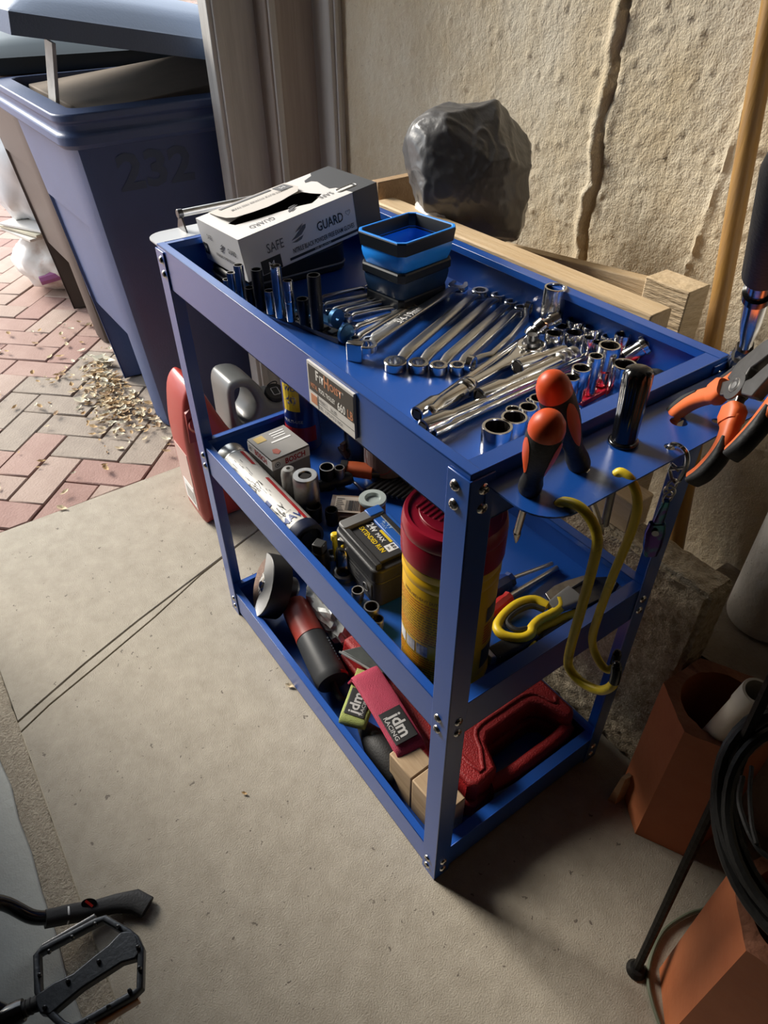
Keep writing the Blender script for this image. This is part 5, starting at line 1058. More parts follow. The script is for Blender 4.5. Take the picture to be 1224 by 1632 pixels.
pts = curve([ga_ - gu * .05, ga_, lerp(ga_, gb2, .6) + gup * .002, gb2, gb2 + gu * .006 - gup * .007, gb2 - gup * .014, ga_ - gup * .016, ga_ - gu * .04 - gup * .016], 5)
b = MB(); b.sweep(pts, [(x * .0235, y * .0026) for x, y in rrect(2, 2, .5)], up=None) if 0 else b.sweep(pts, [(x * .0026, y * .0235) for x, y in rrect(2, 2, .5)], up=gw); b.build('webbing', STG, tg, smooth=50)
gp = lerp(ga_, gb2, .28) + gup * .0045; b = MB(); b.sweep([gp - gu * .026, gp + gu * .020], [(x * .0185, y * .0010) for x, y in rrect(2, 2, .3)], up=gup); b.build('patch', PATCH, tg)
Fg = face(gp + gup * .0014 - gu * .002, -gu, gu.cross(gup) * (1 if gu.cross(gup).dot(gw) < 0 else -1)); text('jdm', .026, PSIL, tg, Fg @ Mx.Translation((0, .003, 0)), off=.025, wide=.95); text('RACING', .0090, PSIL, tg, Fg @ Mx.Translation((0, -.012, 0)), wide=1.1)
# black bottle lying under the straps
A, B = on(575, 1150, z=.040), on(640, 1240, z=.030); b = MB(); b.spin(A, B, [(0, 0), (.010, 0), (.012, .1), (.022, .3), (.026, .45), (.026, .95), (.022, 1), (0, 1)], 24); tag(b.build('black_bottle', BLACKR), 'black rubbery bottle lying beneath the two straps', 'bottle')
# wood block
WOOD = mat('pine', (.33, .22, .125), .65, col2=(.46, .335, .205), vs=9, stretch=(.6, 5, 5), bump=.2, bs=40)
wbk = thing('wood_block', 'short pale wood block with a saw kerf in the near corner of the bottom tray', 'block', (-.10, .06, BZ), RZ(2)); M_ = WM[wbk]
b = MB(M_); b.bx(-.066, -.010, -.0235, .0235, .0004, .0935); b.bx(-.008, .066, -.0235, .0235, .0004, .0935); b.bx(-.011, -.007, -.0225, .0225, .0004, .088); b.build('block', WOOD, wbk, bevel=.002)
# red tool case
RC = mat('case_red', (.33, .012, .014), .5, bump=.5, bs=420, var=.12, vs=10); cx0, cx1, cy0, cy1, cz = -.42, -.036, .098, .352, .098
tc_ = thing('tool_case', 'red moulded plastic tool case with a handle lying in the bottom tray', 'tool case', ((cx0 + cx1) / 2, (cy0 + cy1) / 2, BZ))
out = [(cx0, cy0), (cx1 - .012, cy0), (cx1, cy0 + .012), (cx1 - .003, .160), (cx1 - .050, .178), (cx1 - .060, .192), (cx1 - .060, .292), (cx1 - .050, .306), (cx1 - .003, .324), (cx1, cy1 - .01), (cx1 - .012, cy1), (cx0, cy1)]
b = MB(); b.prism(out, BZ + .0005, .050); b.build('lower_shell', RC, tc_, bevel=.006, seg=3)
out2 = [(x - (.004 if x > -.1 else 0), y + (.004 if y < .13 else -.004 if y > .34 else 0)) for x, y in out]
b = MB(); b.prism(out2, .052, .098, top=.975); b.build('upper_shell', RC, tc_, bevel=.008, seg=3)
b = MB(); b.sweep(curve([(cx1 - .010, .150, .055), (cx1 - .004, .19, .055), (cx1 - .004, .242, .055), (cx1 - .004, .294, .055), (cx1 - .010, .334, .055)], 4), [(x * .012, y * .017) for x, y in rrect(2, 2, .8)]); b.build('handle', RC, tc_)
b = MB(); b.sweep(curve([(cx0 + .02, .13, .0985), (cx1 - .045, .13, .0985), (cx1 - .045, .158, .0985), (cx1 - .082, .18, .0985), (cx1 - .086, .24, .0985), (cx1 - .082, .305, .0985), (cx1 - .045, .325, .0985), (cx1 - .05, .335, .0985)], 4), [(x * .0035, y * .0022) for x, y in rrect(2, 2, .9)]); b.build('raised_edge', RC, tc_)
b = MB(); b.bx(-.15, -.11, .115, .135, .0965, .0995); b.build('paper_label', WHITE, tc_)

# ================================================================ BETWEEN CART AND WALL
AGG = mat('exposed_aggregate', (.30, .235, .15), .9, col2=(.56, .47, .34), vs=75, bump=1.0, bs=110, bump2=[(330, .7)], thr=(.35, .65))
def rough_block(x0, x1, y0, y1, z0, z1, k, amp, m, name):
    bm2 = bmesh.new(); bmesh.ops.create_grid(bm2, x_segments=2, y_segments=2, size=1); bm2.free()
    b = MB(); nx, ny, nz = [max(2, int((q) / k)) for q in (x1 - x0, y1 - y0, z1 - z0)]
    def pt(x, y, z):
        p = V((x, y, z)); q = amp * (NZ.noise(p * 70) + .6 * NZ.noise(p * 160)); c = V(((x0 + x1) / 2, (y0 + y1) / 2, (z0 + z1) / 2)); d = V(((x - c.x) / (x1 - x0), (y - c.y) / (y1 - y0), (z - c.z) / (z1 - z0)))
        e = sum(1 for v in d if abs(abs(v) - .5) < 1e-6); return p + V([(1 if v > 0 else -1) * (q - (.006 if e > 1 else 0)) if abs(abs(v) - .5) < 1e-6 else 0 for v in d])
    def gridf(f, n, m_):
        vs = [pt(*f(i / n, j / m_)) for i in range(n + 1) for j in range(m_ + 1)]; b.add(vs, [(i * (m_ + 1) + j, (i + 1) * (m_ + 1) + j, (i + 1) * (m_ + 1) + j + 1, i * (m_ + 1) + j + 1) for i in range(n) for j in range(m_)])
    X = lambda t: x0 + (x1 - x0) * t; Y = lambda t: y0 + (y1 - y0) * t; Z = lambda t: z0 + (z1 - z0) * t
    gridf(lambda a, c: (X(a), y0, Z(c)), nx, nz); gridf(lambda a, c: (X(a), Y(c), z1), nx, ny); gridf(lambda a, c: (x1, Y(a), Z(c)), ny, nz); gridf(lambda a, c: (x0, Y(a), Z(c)), ny, nz); gridf(lambda a, c: (X(a), y1, Z(c)), nx, nz); gridf(lambda a, c: (X(a), Y(c), z0), nx, ny)
    bm2 = bmesh.new(); me = bpy.data.meshes.new('t'); me.from_pydata(b.v, [], b.f); bm2.from_mesh(me); bmesh.ops.remove_doubles(bm2, verts=bm2.verts, dist=1e-4); bm2.verts.ensure_lookup_table(); bm2.verts.index_update()
    b = MB(); b.add([v.co.copy() for v in bm2.verts], [[v.index for v in f.verts] for f in bm2.faces]); bm2.free(); return b.build(name, m, smooth=70)
BLK = .432
tag(rough_block(-.33, .062, .405, .468, 0, BLK, .0065, .0035, AGG, 'concrete_block'), 'rough exposed-aggregate concrete slab on end behind the cart', 'slab')
PINE = mat('pale_timber', (.50, .35, .19), .7, col2=(.66, .51, .33), vs=7, stretch=(.5, 6, 6), bump=.35, bs=45, bump2=[(200, .2)])
PINE2 = mat('brown_timber', (.33, .21, .11), .75, col2=(.45, .31, .18), vs=7, stretch=(.5, 6, 6), bump=.4, bs=45)
PINEV = mat('sawn_timber', (.45, .33, .19), .75, col2=(.60, .47, .31), vs=9, stretch=(2, 2, 14), bump=1.0, bs=24)
b = MB(); b.bx(-.690, -.118, .384, .424, .735, .7755); tag(b.build('timber_rail', PINE, bevel=.0025), 'pale timber rail lying along the back edge of the cart', 'timber')
for x in (-.60, -.30): b = MB(); b.bx(x, x + .04, .386, .422, .0, .735); tag(b.build('timber_upright', PINE2, bevel=.002), 'upright timber holding up the pale rail, %s of the two' % ('farther from the concrete block' if x < -.5 else 'nearer the right end'), 'timber')
A, B = on(735, 375, Y=.556), on(1050, 452, Y=.556); d = (B - A).normalized(); dn = V((0, 1, 0)).cross(d); dn = dn if dn.z < 0 else -dn
b = MB(); A2, B2 = A - d * .22, B + d * .03; b.add([A2, B2, B2 + dn * .19, A2 + dn * .19] + [p + V((0, .022, 0)) for p in (A2, B2, B2 + dn * .19, A2 + dn * .19)], [(0, 1, 2, 3), (7, 6, 5, 4), (0, 4, 5, 1), (1, 5, 6, 2), (2, 6, 7, 3), (3, 7, 4, 0)]); tag(b.build('wide_plank', PINE, bevel=.002), 'wide pale plank on edge against the wall behind the grey bag', 'plank')
b = MB(); b.bx(-.222, -.152, .510, .556, .001, .762); tag(b.build('timber_post', PINEV, bevel=.002), 'upright saw-marked timber post beside the yellow pole', 'timber')
b = MB(); b.bx(-.16, -.09, .415, .462, BLK + .003, .49); tag(b.build('timber_offcut', PINE, bevel=.002), 'short timber offcut on the concrete block under the tool shelf', 'timber')
# yellow pole
YP = mat('pole_yellow', (.50, .27, .06), .45, col2=(.34, .20, .09), vs=12, stretch=(6, 6, .6), bump=.15, bs=40)
A, B = on(1222, 60, Y=.628), on(1140, 520, Y=.618); u = (A - B).normalized(); A = A + u * .35; B = B - u * ((B.z - .006) / u.z)
b = MB(); b.spin(B, A, [(0, 0), (.0125, 0), (.0130, .005), (.0130, .995), (.011, 1), (0, 1)], 20); tag(b.build('wooden_pole', YP), 'yellowed wooden pole leaning against the plastered wall', 'pole')
# grey bag on the timber: irregular body, folds, tied neck
GBAG = mat('grey_bag', (.10, .10, .105), .38, coat=.2, var=.15, vs=6, bump=.5, bs=24, bump2=[(8, .6), (70, .15)], stretch=(1, 1.6, .6))
C = on(752, 285, Y=.495); sil = [(845, 290), (836, 240), (806, 205), (790, 188), (765, 184), (735, 183), (700, 190), (668, 205), (652, 232), (645, 260), (650, 290), (662, 320), (700, 345), (745, 372), (800, 386), (828, 384), (840, 340)]
pol = sorted([(math.atan2(-(y - 285), x - 752), math.hypot(x - 752, y - 285)) for x, y in sil]); k_ = ppm(C)
def silr(a):
    for (a0, r0), (a1, r1) in zip(pol, pol[1:] + [(pol[0][0] + 2 * math.pi, pol[0][1])]):
        if a0 <= a <= a1: return r0 + (r1 - r0) * (a - a0) / (a1 - a0)
    a += 2 * math.pi; a0, r0 = pol[-1]; a1, r1 = pol[0][0] + 2 * math.pi, pol[0][1]; return r0 + (r1 - r0) * (a - a0) / (a1 - a0)
bm2 = bmesh.new(); bmesh.ops.create_icosphere(bm2, subdivisions=6, radius=1)
rp9 = random.Random(77); PL9 = []
for _ in range(20):
    n9 = V((rp9.gauss(0, 1), rp9.gauss(0, 1), rp9.gauss(0, 1))).normalized(); PL9.append((n9, rp9.uniform(.90, 1.0)))
toc = (CP - C).normalized(); ax_r = camR; ax_u = (camU - toc * camU.dot(toc)).normalized(); ax_r = ax_u.cross(toc)
for v in bm2.verts:
    d = v.co.normalized(); a = math.atan2(d.y, d.x); h_ = math.hypot(d.x, d.y); r_ = silr(a) / k_
    q = d * 2.3 + V((4, 1, 7)); rid = 1 - min(1, abs(NZ.noise(q * .55)) * 4.5); rid2 = 1 - abs(NZ.noise(V((q.x * 2.2 + q.y, q.y * 2.6 - q.x, q.z * 2)))) * 2.2; rid3 = NZ.noise(q * 5)
    s_ = min([1.08] + [h9 / n9.dot(d) for n9, h9 in PL9 if n9.dot(d) > .3]); wr = NZ.noise(V((a * 5.5, d.z * 3 + h_ * 1.2, 2.5))); wr2 = 1 - min(1, abs(NZ.noise(V((a * 2.2 + d.z * 2, h_ * 3.0, 9.1)))) * 5); s_ = .975 * s_ + .014 * wr * h_ + .022 * wr2 ** 2 + .003 * rid3 + .012 * max(0, rid2) * (1 if d.x < -.2 else .3) + .018
    p = C + (ax_r * math.cos(a) + ax_u * math.sin(a)) * (h_ * r_ * s_) + toc * (d.z * .070 * (s_ * 1.1 - .1))
    v.co = p
b = MB(); b.add([v.co.copy() for v in bm2.verts], [[v.index for v in f.verts] for f in bm2.faces]); bm2.free()
for p in b.v: p.y = min(p.y, WY - .016)
tag(b.build('plastic_bag', GBAG, smooth=70), 'stuffed grey plastic bag sitting on the timber against the wall', 'bag')
c = on(648, 294, Y=.47); b = MB(); b.ball(c, .0075, 12); tag(b.build('blue_ball', mat('bright_blue', (.03, .16, .6), .4)), 'small bright blue ball peeping out left of the grey bag', 'ball')
b = crumple(on(690, 340, Y=.43), (.035, .02, .022), 8.2, .2, 'x', None, sub=4); tag(b.build('white_wrapper', mat('white_film', (.75, .75, .74), .25, coat=.3)), 'shiny white plastic wrapper squeezed under the front of the grey bag', 'wrapper')
b = MB(); b.bx(-.72, -.70, .40, .50, .66, .80); tag(b.build('end_board', PINE2, bevel=.0015), 'brown board on end behind the far corner of the cart', 'board')

# ================================================================ BOTTOM RIGHT CORNER
CLAY = mat('fired_clay', (.36, .10, .035), .6, col2=(.47, .155, .06), vs=5, bump=.18, bs=60); CLAYC = mat('broken_clay', (.24, .09, .05), .9, col2=(.34, .15, .09), vs=40, bump=.8, bs=90)
def flue(c, R_, a0, h, ri, label, seedv):
    t = thing('clay_flue', label, 'clay flue', (c[0], c[1], 0)); b = MB(); n = 48; vs = []; fs = []
    def hexr(a):
        q = ((a - math.radians(a0)) % (math.pi / 3)) - math.pi / 6; return R_ * math.cos(math.pi / 6) / math.cos(q)
    rings = []
    for j, z in enumerate((.0005, h * .3, h * .6, h * .9, h)):
        rings.append([(c[0] + hexr(a) * math.cos(a), c[1] + hexr(a) * math.sin(a), z + (.004 * NZ.noise(V((math.cos(a) * 4, math.sin(a) * 4, seedv))) if j == 4 else 0)) for a in [math.radians(a0) + 2 * math.pi * k / n for k in range(n)]])
    for z, rr in ((h, ri), (h * .5, ri), (.0005, ri)): rings.append([(c[0] + rr * math.cos(a), c[1] + rr * math.sin(a), z + (.004 * NZ.noise(V((math.cos(a) * 4, math.sin(a) * 4, seedv))) - .001 if z == h else 0)) for a in [math.radians(a0) + 2 * math.pi * k / n for k in range(n)]])
    for r_ in rings: vs += r_
    b.add(vs, []); m_ = []
    for j in range(len(rings)):
        j2 = (j + 1) % len(rings)
        for k in range(n): b.f.append([j * n + k, j * n + (k + 1) % n, j2 * n + (k + 1) % n, j2 * n + k]); b.mi.append(1 if j == 4 else 0)
    b.build('pipe_wall', [CLAY, CLAYC], t, smooth=28); return t
flue((.139, .391), .081, 266.4, .294, .056, 'six-sided clay flue pipe with a white plastic pipe standing in it', 3)
f2 = flue((.357, .203), .081, 194, .322, .056, 'six-sided clay flue pipe in the bottom right corner below the hose', 8)
b = MB(); q = [on(p[0], p[1], X=.2875) for p in ((1138, 1560), (1152, 1578))]
A = on(1210, 1100, z=.46); B = on(1132, 1172, z=.30); u = (B - A).normalized()
B = V((.115, .405, .02)); A = on(1207, 1101, z=.43); u = (B - A).normalized()
t = thing('plastic_pipe', 'off-white plastic pipe leaning in the far clay flue', 'pipe', B)
b = MB(); b.spin(A, B, [(.0135, .0), (.0165, 0), (.0172, .004), (.0172, .10), (.0160, .12), (.0160, 1), (.0132, 1), (.0132, .02)], 28); b.v = b.v; b.f += [[7 * 28 + k, 7 * 28 + (k + 1) % 28, (k + 1) % 28, k] for k in range(28)]; b.mi += [0] * 28; b.build('pipe', mat('pvc', (.56, .52, .45), .4, var=.06, vs=12), t)
P = on(1000, 1290, z=.04); b = MB(); b.prism([(0, 0), (.012, .004), (.016, .03), (.002, .035)], 0, .07, TM((.070, .318, 0.0005)), top=.5); tag(b.build('wood_shim', PINE2), 'wooden wedge standing beside the far clay flue', 'wedge')
# white standpipe on the footing
PW = mat('white_painted_pipe', (.62, .60, .56), .7, col2=(.74, .72, .69), vs=8, bump=.5, bs=80); pits(PW, (.16, .13, .10), 110, .26)
c = on(1232, 985, Y=.565); b = MB(); b.lathe([(0, 0), (.055, 0), (.056, .004), (.056, 1.3), (0, 1.3)], 40, TM((.078, .592, .288))); tag(b.build('drain_pipe', PW), 'thick white-painted vertical pipe standing on the old footing by the wall', 'pipe')
# iron stand with a coil of hose
IRON = mat('wrought_iron', (.016, .015, .014), .5, .6, bump=.4, bs=90)
F0 = V((.2605, .1555, .004)); F1 = on(1192, 1165, z=.46); F2 = F1 + (F1 - F0) * .35; st_ = thing('iron_stand', 'black iron stand whose leg rests on the floor beside the near clay flue', 'stand', (.2605, .1555, 0))
b = MB(); b.tube([F0, lerp(F0, F1, .5), F1, F2], .0062, 8); b.build('leg', IRON, st_); b = MB(); b.lathe([(0, .0), (.0135, .0), (.014, .003), (.010, .010), (0, .012)], 18, TM((F0.x, F0.y, 0))); b.build('foot', IRON, st_)
hc = on(1304, 1318, z=.43); fn_ = (CP - hc).normalized(); hx_ = camR - fn_ * camR.dot(fn_); hx_.normalize(); hy_ = fn_.cross(hx_)
b = MB(); b.tube([hc + (hx_ * math.cos(a) * .075 + hy_ * math.sin(a) * .105) - fn_ * .022 for a in [2 * math.pi * k / 40 for k in range(40)]], .004, 8, True); b.build('hoop', IRON, st_)
G2 = V((.47, .42, .004)); b = MB(); b.tube([F2, hc + hy_ * .10 + hx_ * .05, hc + hx_ * .16 + hy_ * .05, V((.56, .1, .004))], .006, 8); b.build('leg', IRON, st_); b = MB(); b.tube([hc - fn_ * .02 + hy_ * .10, lerp(hc, G2, .5) - fn_ * .05, G2], .006, 8); b.build('leg', IRON, st_)
HOSE = mat('black_hose', (.022, .022, .022), .45, bump=.2, bs=200); rh = random.Random(4)
hs = thing('hose_coil', 'thick coil of black hose hanging on the iron stand at the right edge', 'hose', hc)
path = []
for k in range(40 * 6 + 1):
    a = 2 * math.pi * k / 40; lp_ = k // 40; rr = .086 + .007 * (lp_ % 3) + .004 * math.sin(a * 1.3 + lp_); path.append(hc + hx_ * (math.cos(a) * rr * .95) + hy_ * (math.sin(a) * rr * 1.18) + fn_ * (-.012 + .007 * lp_ - .012 * (lp_ % 3) + .003 * math.sin(3 * a)))
b = MB(); b.tube(path, .0062, 8); b.build('hose', HOSE, hs)
b = MB(); b.tube(curve([on(p[0], p[1], z=.45) for p in ((1184, 1238), (1178, 1275), (1190, 1318), (1208, 1352), (1230, 1370))], 6), .0028, 6); b.build('hose_tail', HOSE, hs)
b = MB(); b.tube(curve([on(p[0], p[1], z=.455) for p in ((1198, 1222), (1195, 1262), (1198, 1310), (1206, 1345))], 6), .0024, 6); b.build('hose_tail', HOSE, hs)
b = MB(); b.tube(curve([on(p[0], p[1], z=.004) for p in ((1125, 1448), (1095, 1458), (1060, 1482), (1040, 1520), (1033, 1560), (1042, 1605), (1062, 1660))], 8), .0028, 8); tag(b.build('garden_wire', mat('wire_green', (.10, .115, .075), .5)), 'thin grey-green wire looping on the floor beside the near clay flue', 'wire')
# ================================================================ OUTSIDE THE DOOR
def bin_(name, label, dx, dy, body, lidm, lid_open, x0t=-2.02, x1t=-1.44, extra=0):
    t = thing(name, label, 'bin', (-1.70 + dx, .40 + dy, 0)); T = V((dx, dy, 0))
    xb0, xb1, yb0, yb1, yt0, yt1, ht = -1.86, -1.462, .160, .60, .098, .70, .80
    def sec(z, notch):
        s = z / ht; a0 = xb0 + (x0t - xb0) * s; a1 = xb1 + (x1t - xb1) * s; y0 = yb0 + (yt0 - yb0) * s; y1 = yb1 + (yt1 - yb1) * s; w = a1 - a0; c = .03
        l, r = a0 + w * .06, a0 + w * .77
        return [V(p) + T for p in ((a0, y0 + c, z), (a0 + c, y0, z), (l, y0, z), (l + .012, y0 + notch, z), (r - .012, y0 + notch, z), (r, y0, z), (a1 - c, y0, z), (a1 - .008, y0 + .008, z), (a1, y0 + c, z), (a1, y1 - c, z), (a1 - c, y1, z), (a0 + c, y1, z), (a0, y1 - c, z))]
    rows = [sec(z, n) for z, n in ((.0, .09), (.05, .09), (.30, .085), (.47, .07), (.56, .0), (.70, 0), (.79, 0))]; n = len(rows[0])
    b = MB(); vs = [p for r_ in rows for p in r_]; fs = [tuple(range(n))] + [(i * n + k, i * n + (k + 1) % n, (i + 1) * n + (k + 1) % n, (i + 1) * n + k) for i in range(len(rows) - 1) for k in range(n)]
    ins = [V((p.x + (.006 if p.x < -1.7 + dx else -.006), p.y + (.006 if p.y < .4 + dy else -.006), p.z)) for p in rows[-1]]; low = [V((p.x, p.y, .25)) for p in [V((-1.7 + dx + (p.x + 1.7 - dx) * .85, .4 + dy + (p.y - .4 - dy) * .85, 0)) for p in ins]]
    o = len(vs); vs += ins + low; fs += [((len(rows) - 1) * n + k, (len(rows) - 1) * n + (k + 1) % n, o + (k + 1) % n, o + k) for k in range(n)] + [(o + k, o + (k + 1) % n, o + n + (k + 1) % n, o + n + k) for k in range(n)] + [tuple(range(o + n, o + 2 * n))]
    b.add(vs, fs); b.build('body', body, t, bevel=.006, smooth=35)
    cx, cy, wx_, wy_ = (x0t + x1t) / 2 + dx, (yt0 + yt1) / 2 + dy, x1t - x0t, yt1 - yt0
    rp = [(p[0], p[1]) for p in rrect(wx_ + .050, wy_ + .050, .045, 6)]; rq = [(p[0], p[1]) for p in rrect(wx_ + .034, wy_ + .034, .04, 6)]; ri = [(p[0], p[1]) for p in rrect(wx_ - .040, wy_ - .040, .03, 6)]; m_ = len(rp)
    b = MB(); lv = [(rq, .762), (rp, .772), (rp, .790), (rq, .796), (rq, .812), (rp, .816), (rp, .832), (ri, .836), (ri, .762)]
    b.add([(cx + x, cy + y, z) for pts, z in lv for x, y in pts], [(i * m_ + k, i * m_ + (k + 1) % m_, ((i + 1) % len(lv)) * m_ + (k + 1) % m_, ((i + 1) % len(lv)) * m_ + k) for i in range(len(lv)) for k in range(m_)]); b.build('rim', body, t, bevel=.003, smooth=35)
    # lid: domed shell with a skirt, hinged at the far (+y) side
    hy, hz = yt1 + dy + .02, .862 + extra; ang = lid_open; Ld = wy_ + .085; b = MB(); nx, ny = 26, 28; vs = []; fs = []
    Rm = Mx.Rotation(-ang, 3, 'X')
    def lp(u_, v_, z): return V((cx + u_, hy, hz)) + Rm @ V((0, -v_, z))
    X0 = wx_ / 2 + .034
    for i in range(nx + 1):
        for j in range(ny + 1):
            u_ = -X0 + 2 * X0 * i / nx; v_ = Ld * j / ny; e = min(i, nx - i, j, ny - j); q1 = abs(2 * i / nx - 1); q2 = abs(2 * j / ny - 1); z = .004 + .020 * min(1, e / 1.5) + .042 * (1 - q1 ** 3) * (1 - q2 ** 3) ; vs.append(lp(u_, v_, z))
    fs = [(i * (ny + 1) + j, (i + 1) * (ny + 1) + j, (i + 1) * (ny + 1) + j + 1, i * (ny + 1) + j + 1) for i in range(nx) for j in range(ny)]
    loop = [(i, 0) for i in range(nx)] + [(nx, j) for j in range(ny)] + [(i, ny) for i in range(nx, 0, -1)] + [(0, j) for j in range(ny, 0, -1)]
    o = len(vs); k_ = len(loop)
    for g_, ex, z in ((0, .006, .0), (1, .006, -.038), (2, -.004, -.038), (3, -.008, .0)):
        for i, j in loop:
            u_ = -X0 + 2 * X0 * i / nx; v_ = Ld * j / ny; vs.append(lp(u_ + ex * (1 if i == nx else -1 if i == 0 else 0), v_ + ex * (1 if j == ny else -1 if j == 0 else 0), z))
    top = [i * (ny + 1) + j for i, j in loop]; lay = [top] + [[o + q * k_ + r_ for r_ in range(k_)] for q in range(4)]
    for A_, B_ in zip(lay, lay[1:]): fs += [(A_[r_], A_[(r_ + 1) % k_], B_[(r_ + 1) % k_], B_[r_]) for r_ in range(k_)]
    b.add(vs, fs); b.build('lid', lidm, t, smooth=45)
    b = MB(); b.rod((cx - .2, hy + .02, .85), (cx + .2, hy + .02, .85), .014); b.build('hinge_bar', lidm, t)
    for x in (xb0 - .0 + dx + .02, xb1 + dx - .02): b = MB(); b.lathe([(0, -.022), (.085, -.022), (.1, -.012), (.1, .012), (.085, .022), (0, .022)], 28, TM((x, yb1 + dy + .06, .1), frame((1, 0, 0)))); b.build('wheel', BLACKR, t)
    b = MB(); b.rod((xb0 + dx + .17, yb0 - .012 + dy, .50), (xb0 + dx + .28, yb0 - .012 + dy, .50), .009); b.build('catch_bar', ALU, t)
    return t
BBLUE = mat('bin_blue', (.065, .10, .22), .45, var=.08, vs=5, bump=.12, bs=250); BLIDB = mat('bin_blue_lid', (.065, .10, .18), .36, var=.06, vs=5, bump=.1, bs=200)
BBRN = mat('bin_brown', (.07, .052, .044), .45, var=.1, vs=6, bump=.1, bs=200); BLIDG = mat('bin_dark_lid', (.03, .045, .05), .35)
bb_ = bin_('recycling_bin', 'blue wheeled bin with its lid propped half open outside the door', 0, 0, BBLUE, BLIDB, math.radians(10.1), extra=.032)
FN = mat('faded_numeral', (.060, .088, .155), .6)
text('232', .108, FN, bb_, face((-1.4412, .275, .695), (0, 1, 0), (.027, 0, 1)), off=.03, wide=1.15)
bin_('waste_bin', 'brown wheeled bin with a dark closed lid behind the blue one', -.66, .03, BBRN, BLIDG, math.radians(1.0))
BFILL = mat('cardboard', (.20, .155, .115), .8, var=.1, vs=10)
b = MB(); b.bx(-1.98, -1.50, .155, .66, .30, .80)  # added block whose dull brown stands for the shaded inside of the bin
for i in (1, 3, 5, 7): b.v[i].z += (.06 if b.v[i].y > .4 else .02)
tag(b.build('bin_filler', BFILL, bevel=.003), 'brown filler block added in the blue bin for its shaded interior', 'box')
b = MB(); A = on(42, 116, X=-1.72); b.sweep([(-1.62, .118, .79), (-1.61, .150, .945)], [(.03, .004), (-.03, .004), (-.03, -.004), (.03, -.004)], up=(0, 1, -.2)); tag(b.build('white_board', mat('pale_board', (.62, .57, .50), .6, var=.15, vs=30)), 'pale board wedged upright between the rim and the lid of the blue bin', 'board')
# bags by the brown bin
WB = mat('white_bag', (.80, .82, .84), .35, var=.05, vs=5, bump=.5, bs=12, trans=.0)
c = on(62, 400, z=.10); 
bg2 = crumple((-2.80, .235, .105), (.17, .15, .105), 5.3, .16, 'x', None, freq=2.6, fl_z=.003); o = bg2.build('paper_bag', mat('printed_bag', (.72, .68, .64), .4, col2=(.55, .40, .33), vs=7, thr=(.55, .7), bump=.5, bs=20), smooth=60); tag(o, 'white bag of folded papers on the bricks beside the brown bin', 'bag')
b = MB(); b.tube([(-2.66, .13, .075), (-2.645, .20, .085), (-2.64, .26, .075)], .020, 8); b.v = [V((p.x, p.y, p.z)) for p in b.v]; tag(b.build('purple_packet', mat('purple_print', (.35, .12, .28), .4)), 'purple packet showing at the side of the paper bag', 'packet')
for k in range(3): b = MB(); b.box((-2.80 + .01 * k, .22, .232 + .013 * k), (.27 - .02 * k, .24 - .02 * k, .010), RZ(14 + 7 * k)); tag(b.build('newspaper', mat('newsprint_%d' % k, ((.66, .62, .56), (.60, .55, .42), (.72, .70, .67))[k], .7), bevel=.002), ('lowest folded newspaper between the two white bags', 'yellowish middle newspaper between the two white bags', 'topmost folded newspaper between the two white bags')[k], 'newspaper')
bg3 = crumple((-2.84, .225, .455), (.15, .13, .20), 2.2, .20, 'x', None, freq=2.4, fl_z=.262)
for p in bg3.v:
    if p.z > .48: s_ = 1 - (p.z - .48) * .9; p.x = -2.84 + (p.x + 2.84) * s_; p.y = .225 + (p.y - .225) * s_
tag(bg3.build('white_carrier_bag', WB, smooth=60), 'upright thin white carrier bag behind the brown bin', 'bag')

# ---------------- jugs at the end of the cart
def jug(name, label, outline, holes, M, th, m, bev):
    t = thing(name, label, 'jug', M @ V((0, 0, 0)), M.to_3x3())
    c = bpy.data.curves.new('j', 'CURVE'); c.dimensions = '2D'; c.fill_mode = 'BOTH'; c.extrude = th / 2 - bev; c.bevel_depth = bev; c.bevel_resolution = 3; c.offset = -bev
    for pts in [outline] + holes:
        sp = c.splines.new('POLY'); sp.points.add(len(pts) - 1); sp.use_cyclic_u = True
        for q, (x, y) in zip(sp.points, pts): q.co = (x, y, 0, 1)
    o = bpy.data.objects.new('j', c); COL.objects.link(o); me = bpy.data.meshes.new_from_object(o); bpy.data.objects.remove(o)
    b = MB(WM[t]); b.add([(v.co.x, v.co.z, v.co.y) for v in me.vertices], [tuple(p.vertices) for p in me.polygons])
    b.build('body', m, t, smooth=50); return t
def smooth_poly(pts, n=4):
    P = [V((*p, 0)) for p in pts]; out = []; k = len(P)
    for i in range(k):
        a, b_, c_, d_ = P[i - 1], P[i], P[(i + 1) % k], P[(i + 2) % k]
        for q in range(n):
            s = q / n; p = .5 * (2 * b_ + (c_ - a) * s + (2 * a - 5 * b_ + 4 * c_ - d_) * s * s + (3 * b_ - a - 3 * c_ + d_) * s ** 3); out.append((p.x, p.y))
    return out
JR = mat('jug_red', (.42, .045, .035), .36, coat=.15)
Mj = TM((-1.045, .065, 0), RZ(88))
rj = jug('oil_jug', 'red plastic oil jug standing at the far end of the cart', smooth_poly([(x * .71, z) for x, z in [(.004, .010), (.0, .12), (.0, .23), (.006, .285), (.022, .345), (.045, .372), (.066, .375), (.092, .350), (.118, .300), (.150, .245), (.178, .205), (.190, .17), (.192, .08), (.188, .010), (.15, .002), (.04, .002)]], 3), [], Mj, .125, JR, .018)
b = MB(WM[rj]); b.lathe([(0, 0), (.017, 0), (.018, .002), (.018, .018), (.016, .021), (0, .021)], 24, TM((.030, -.058, .282), frame((0, -1, .75)))); b.build('cap', JR, rj)
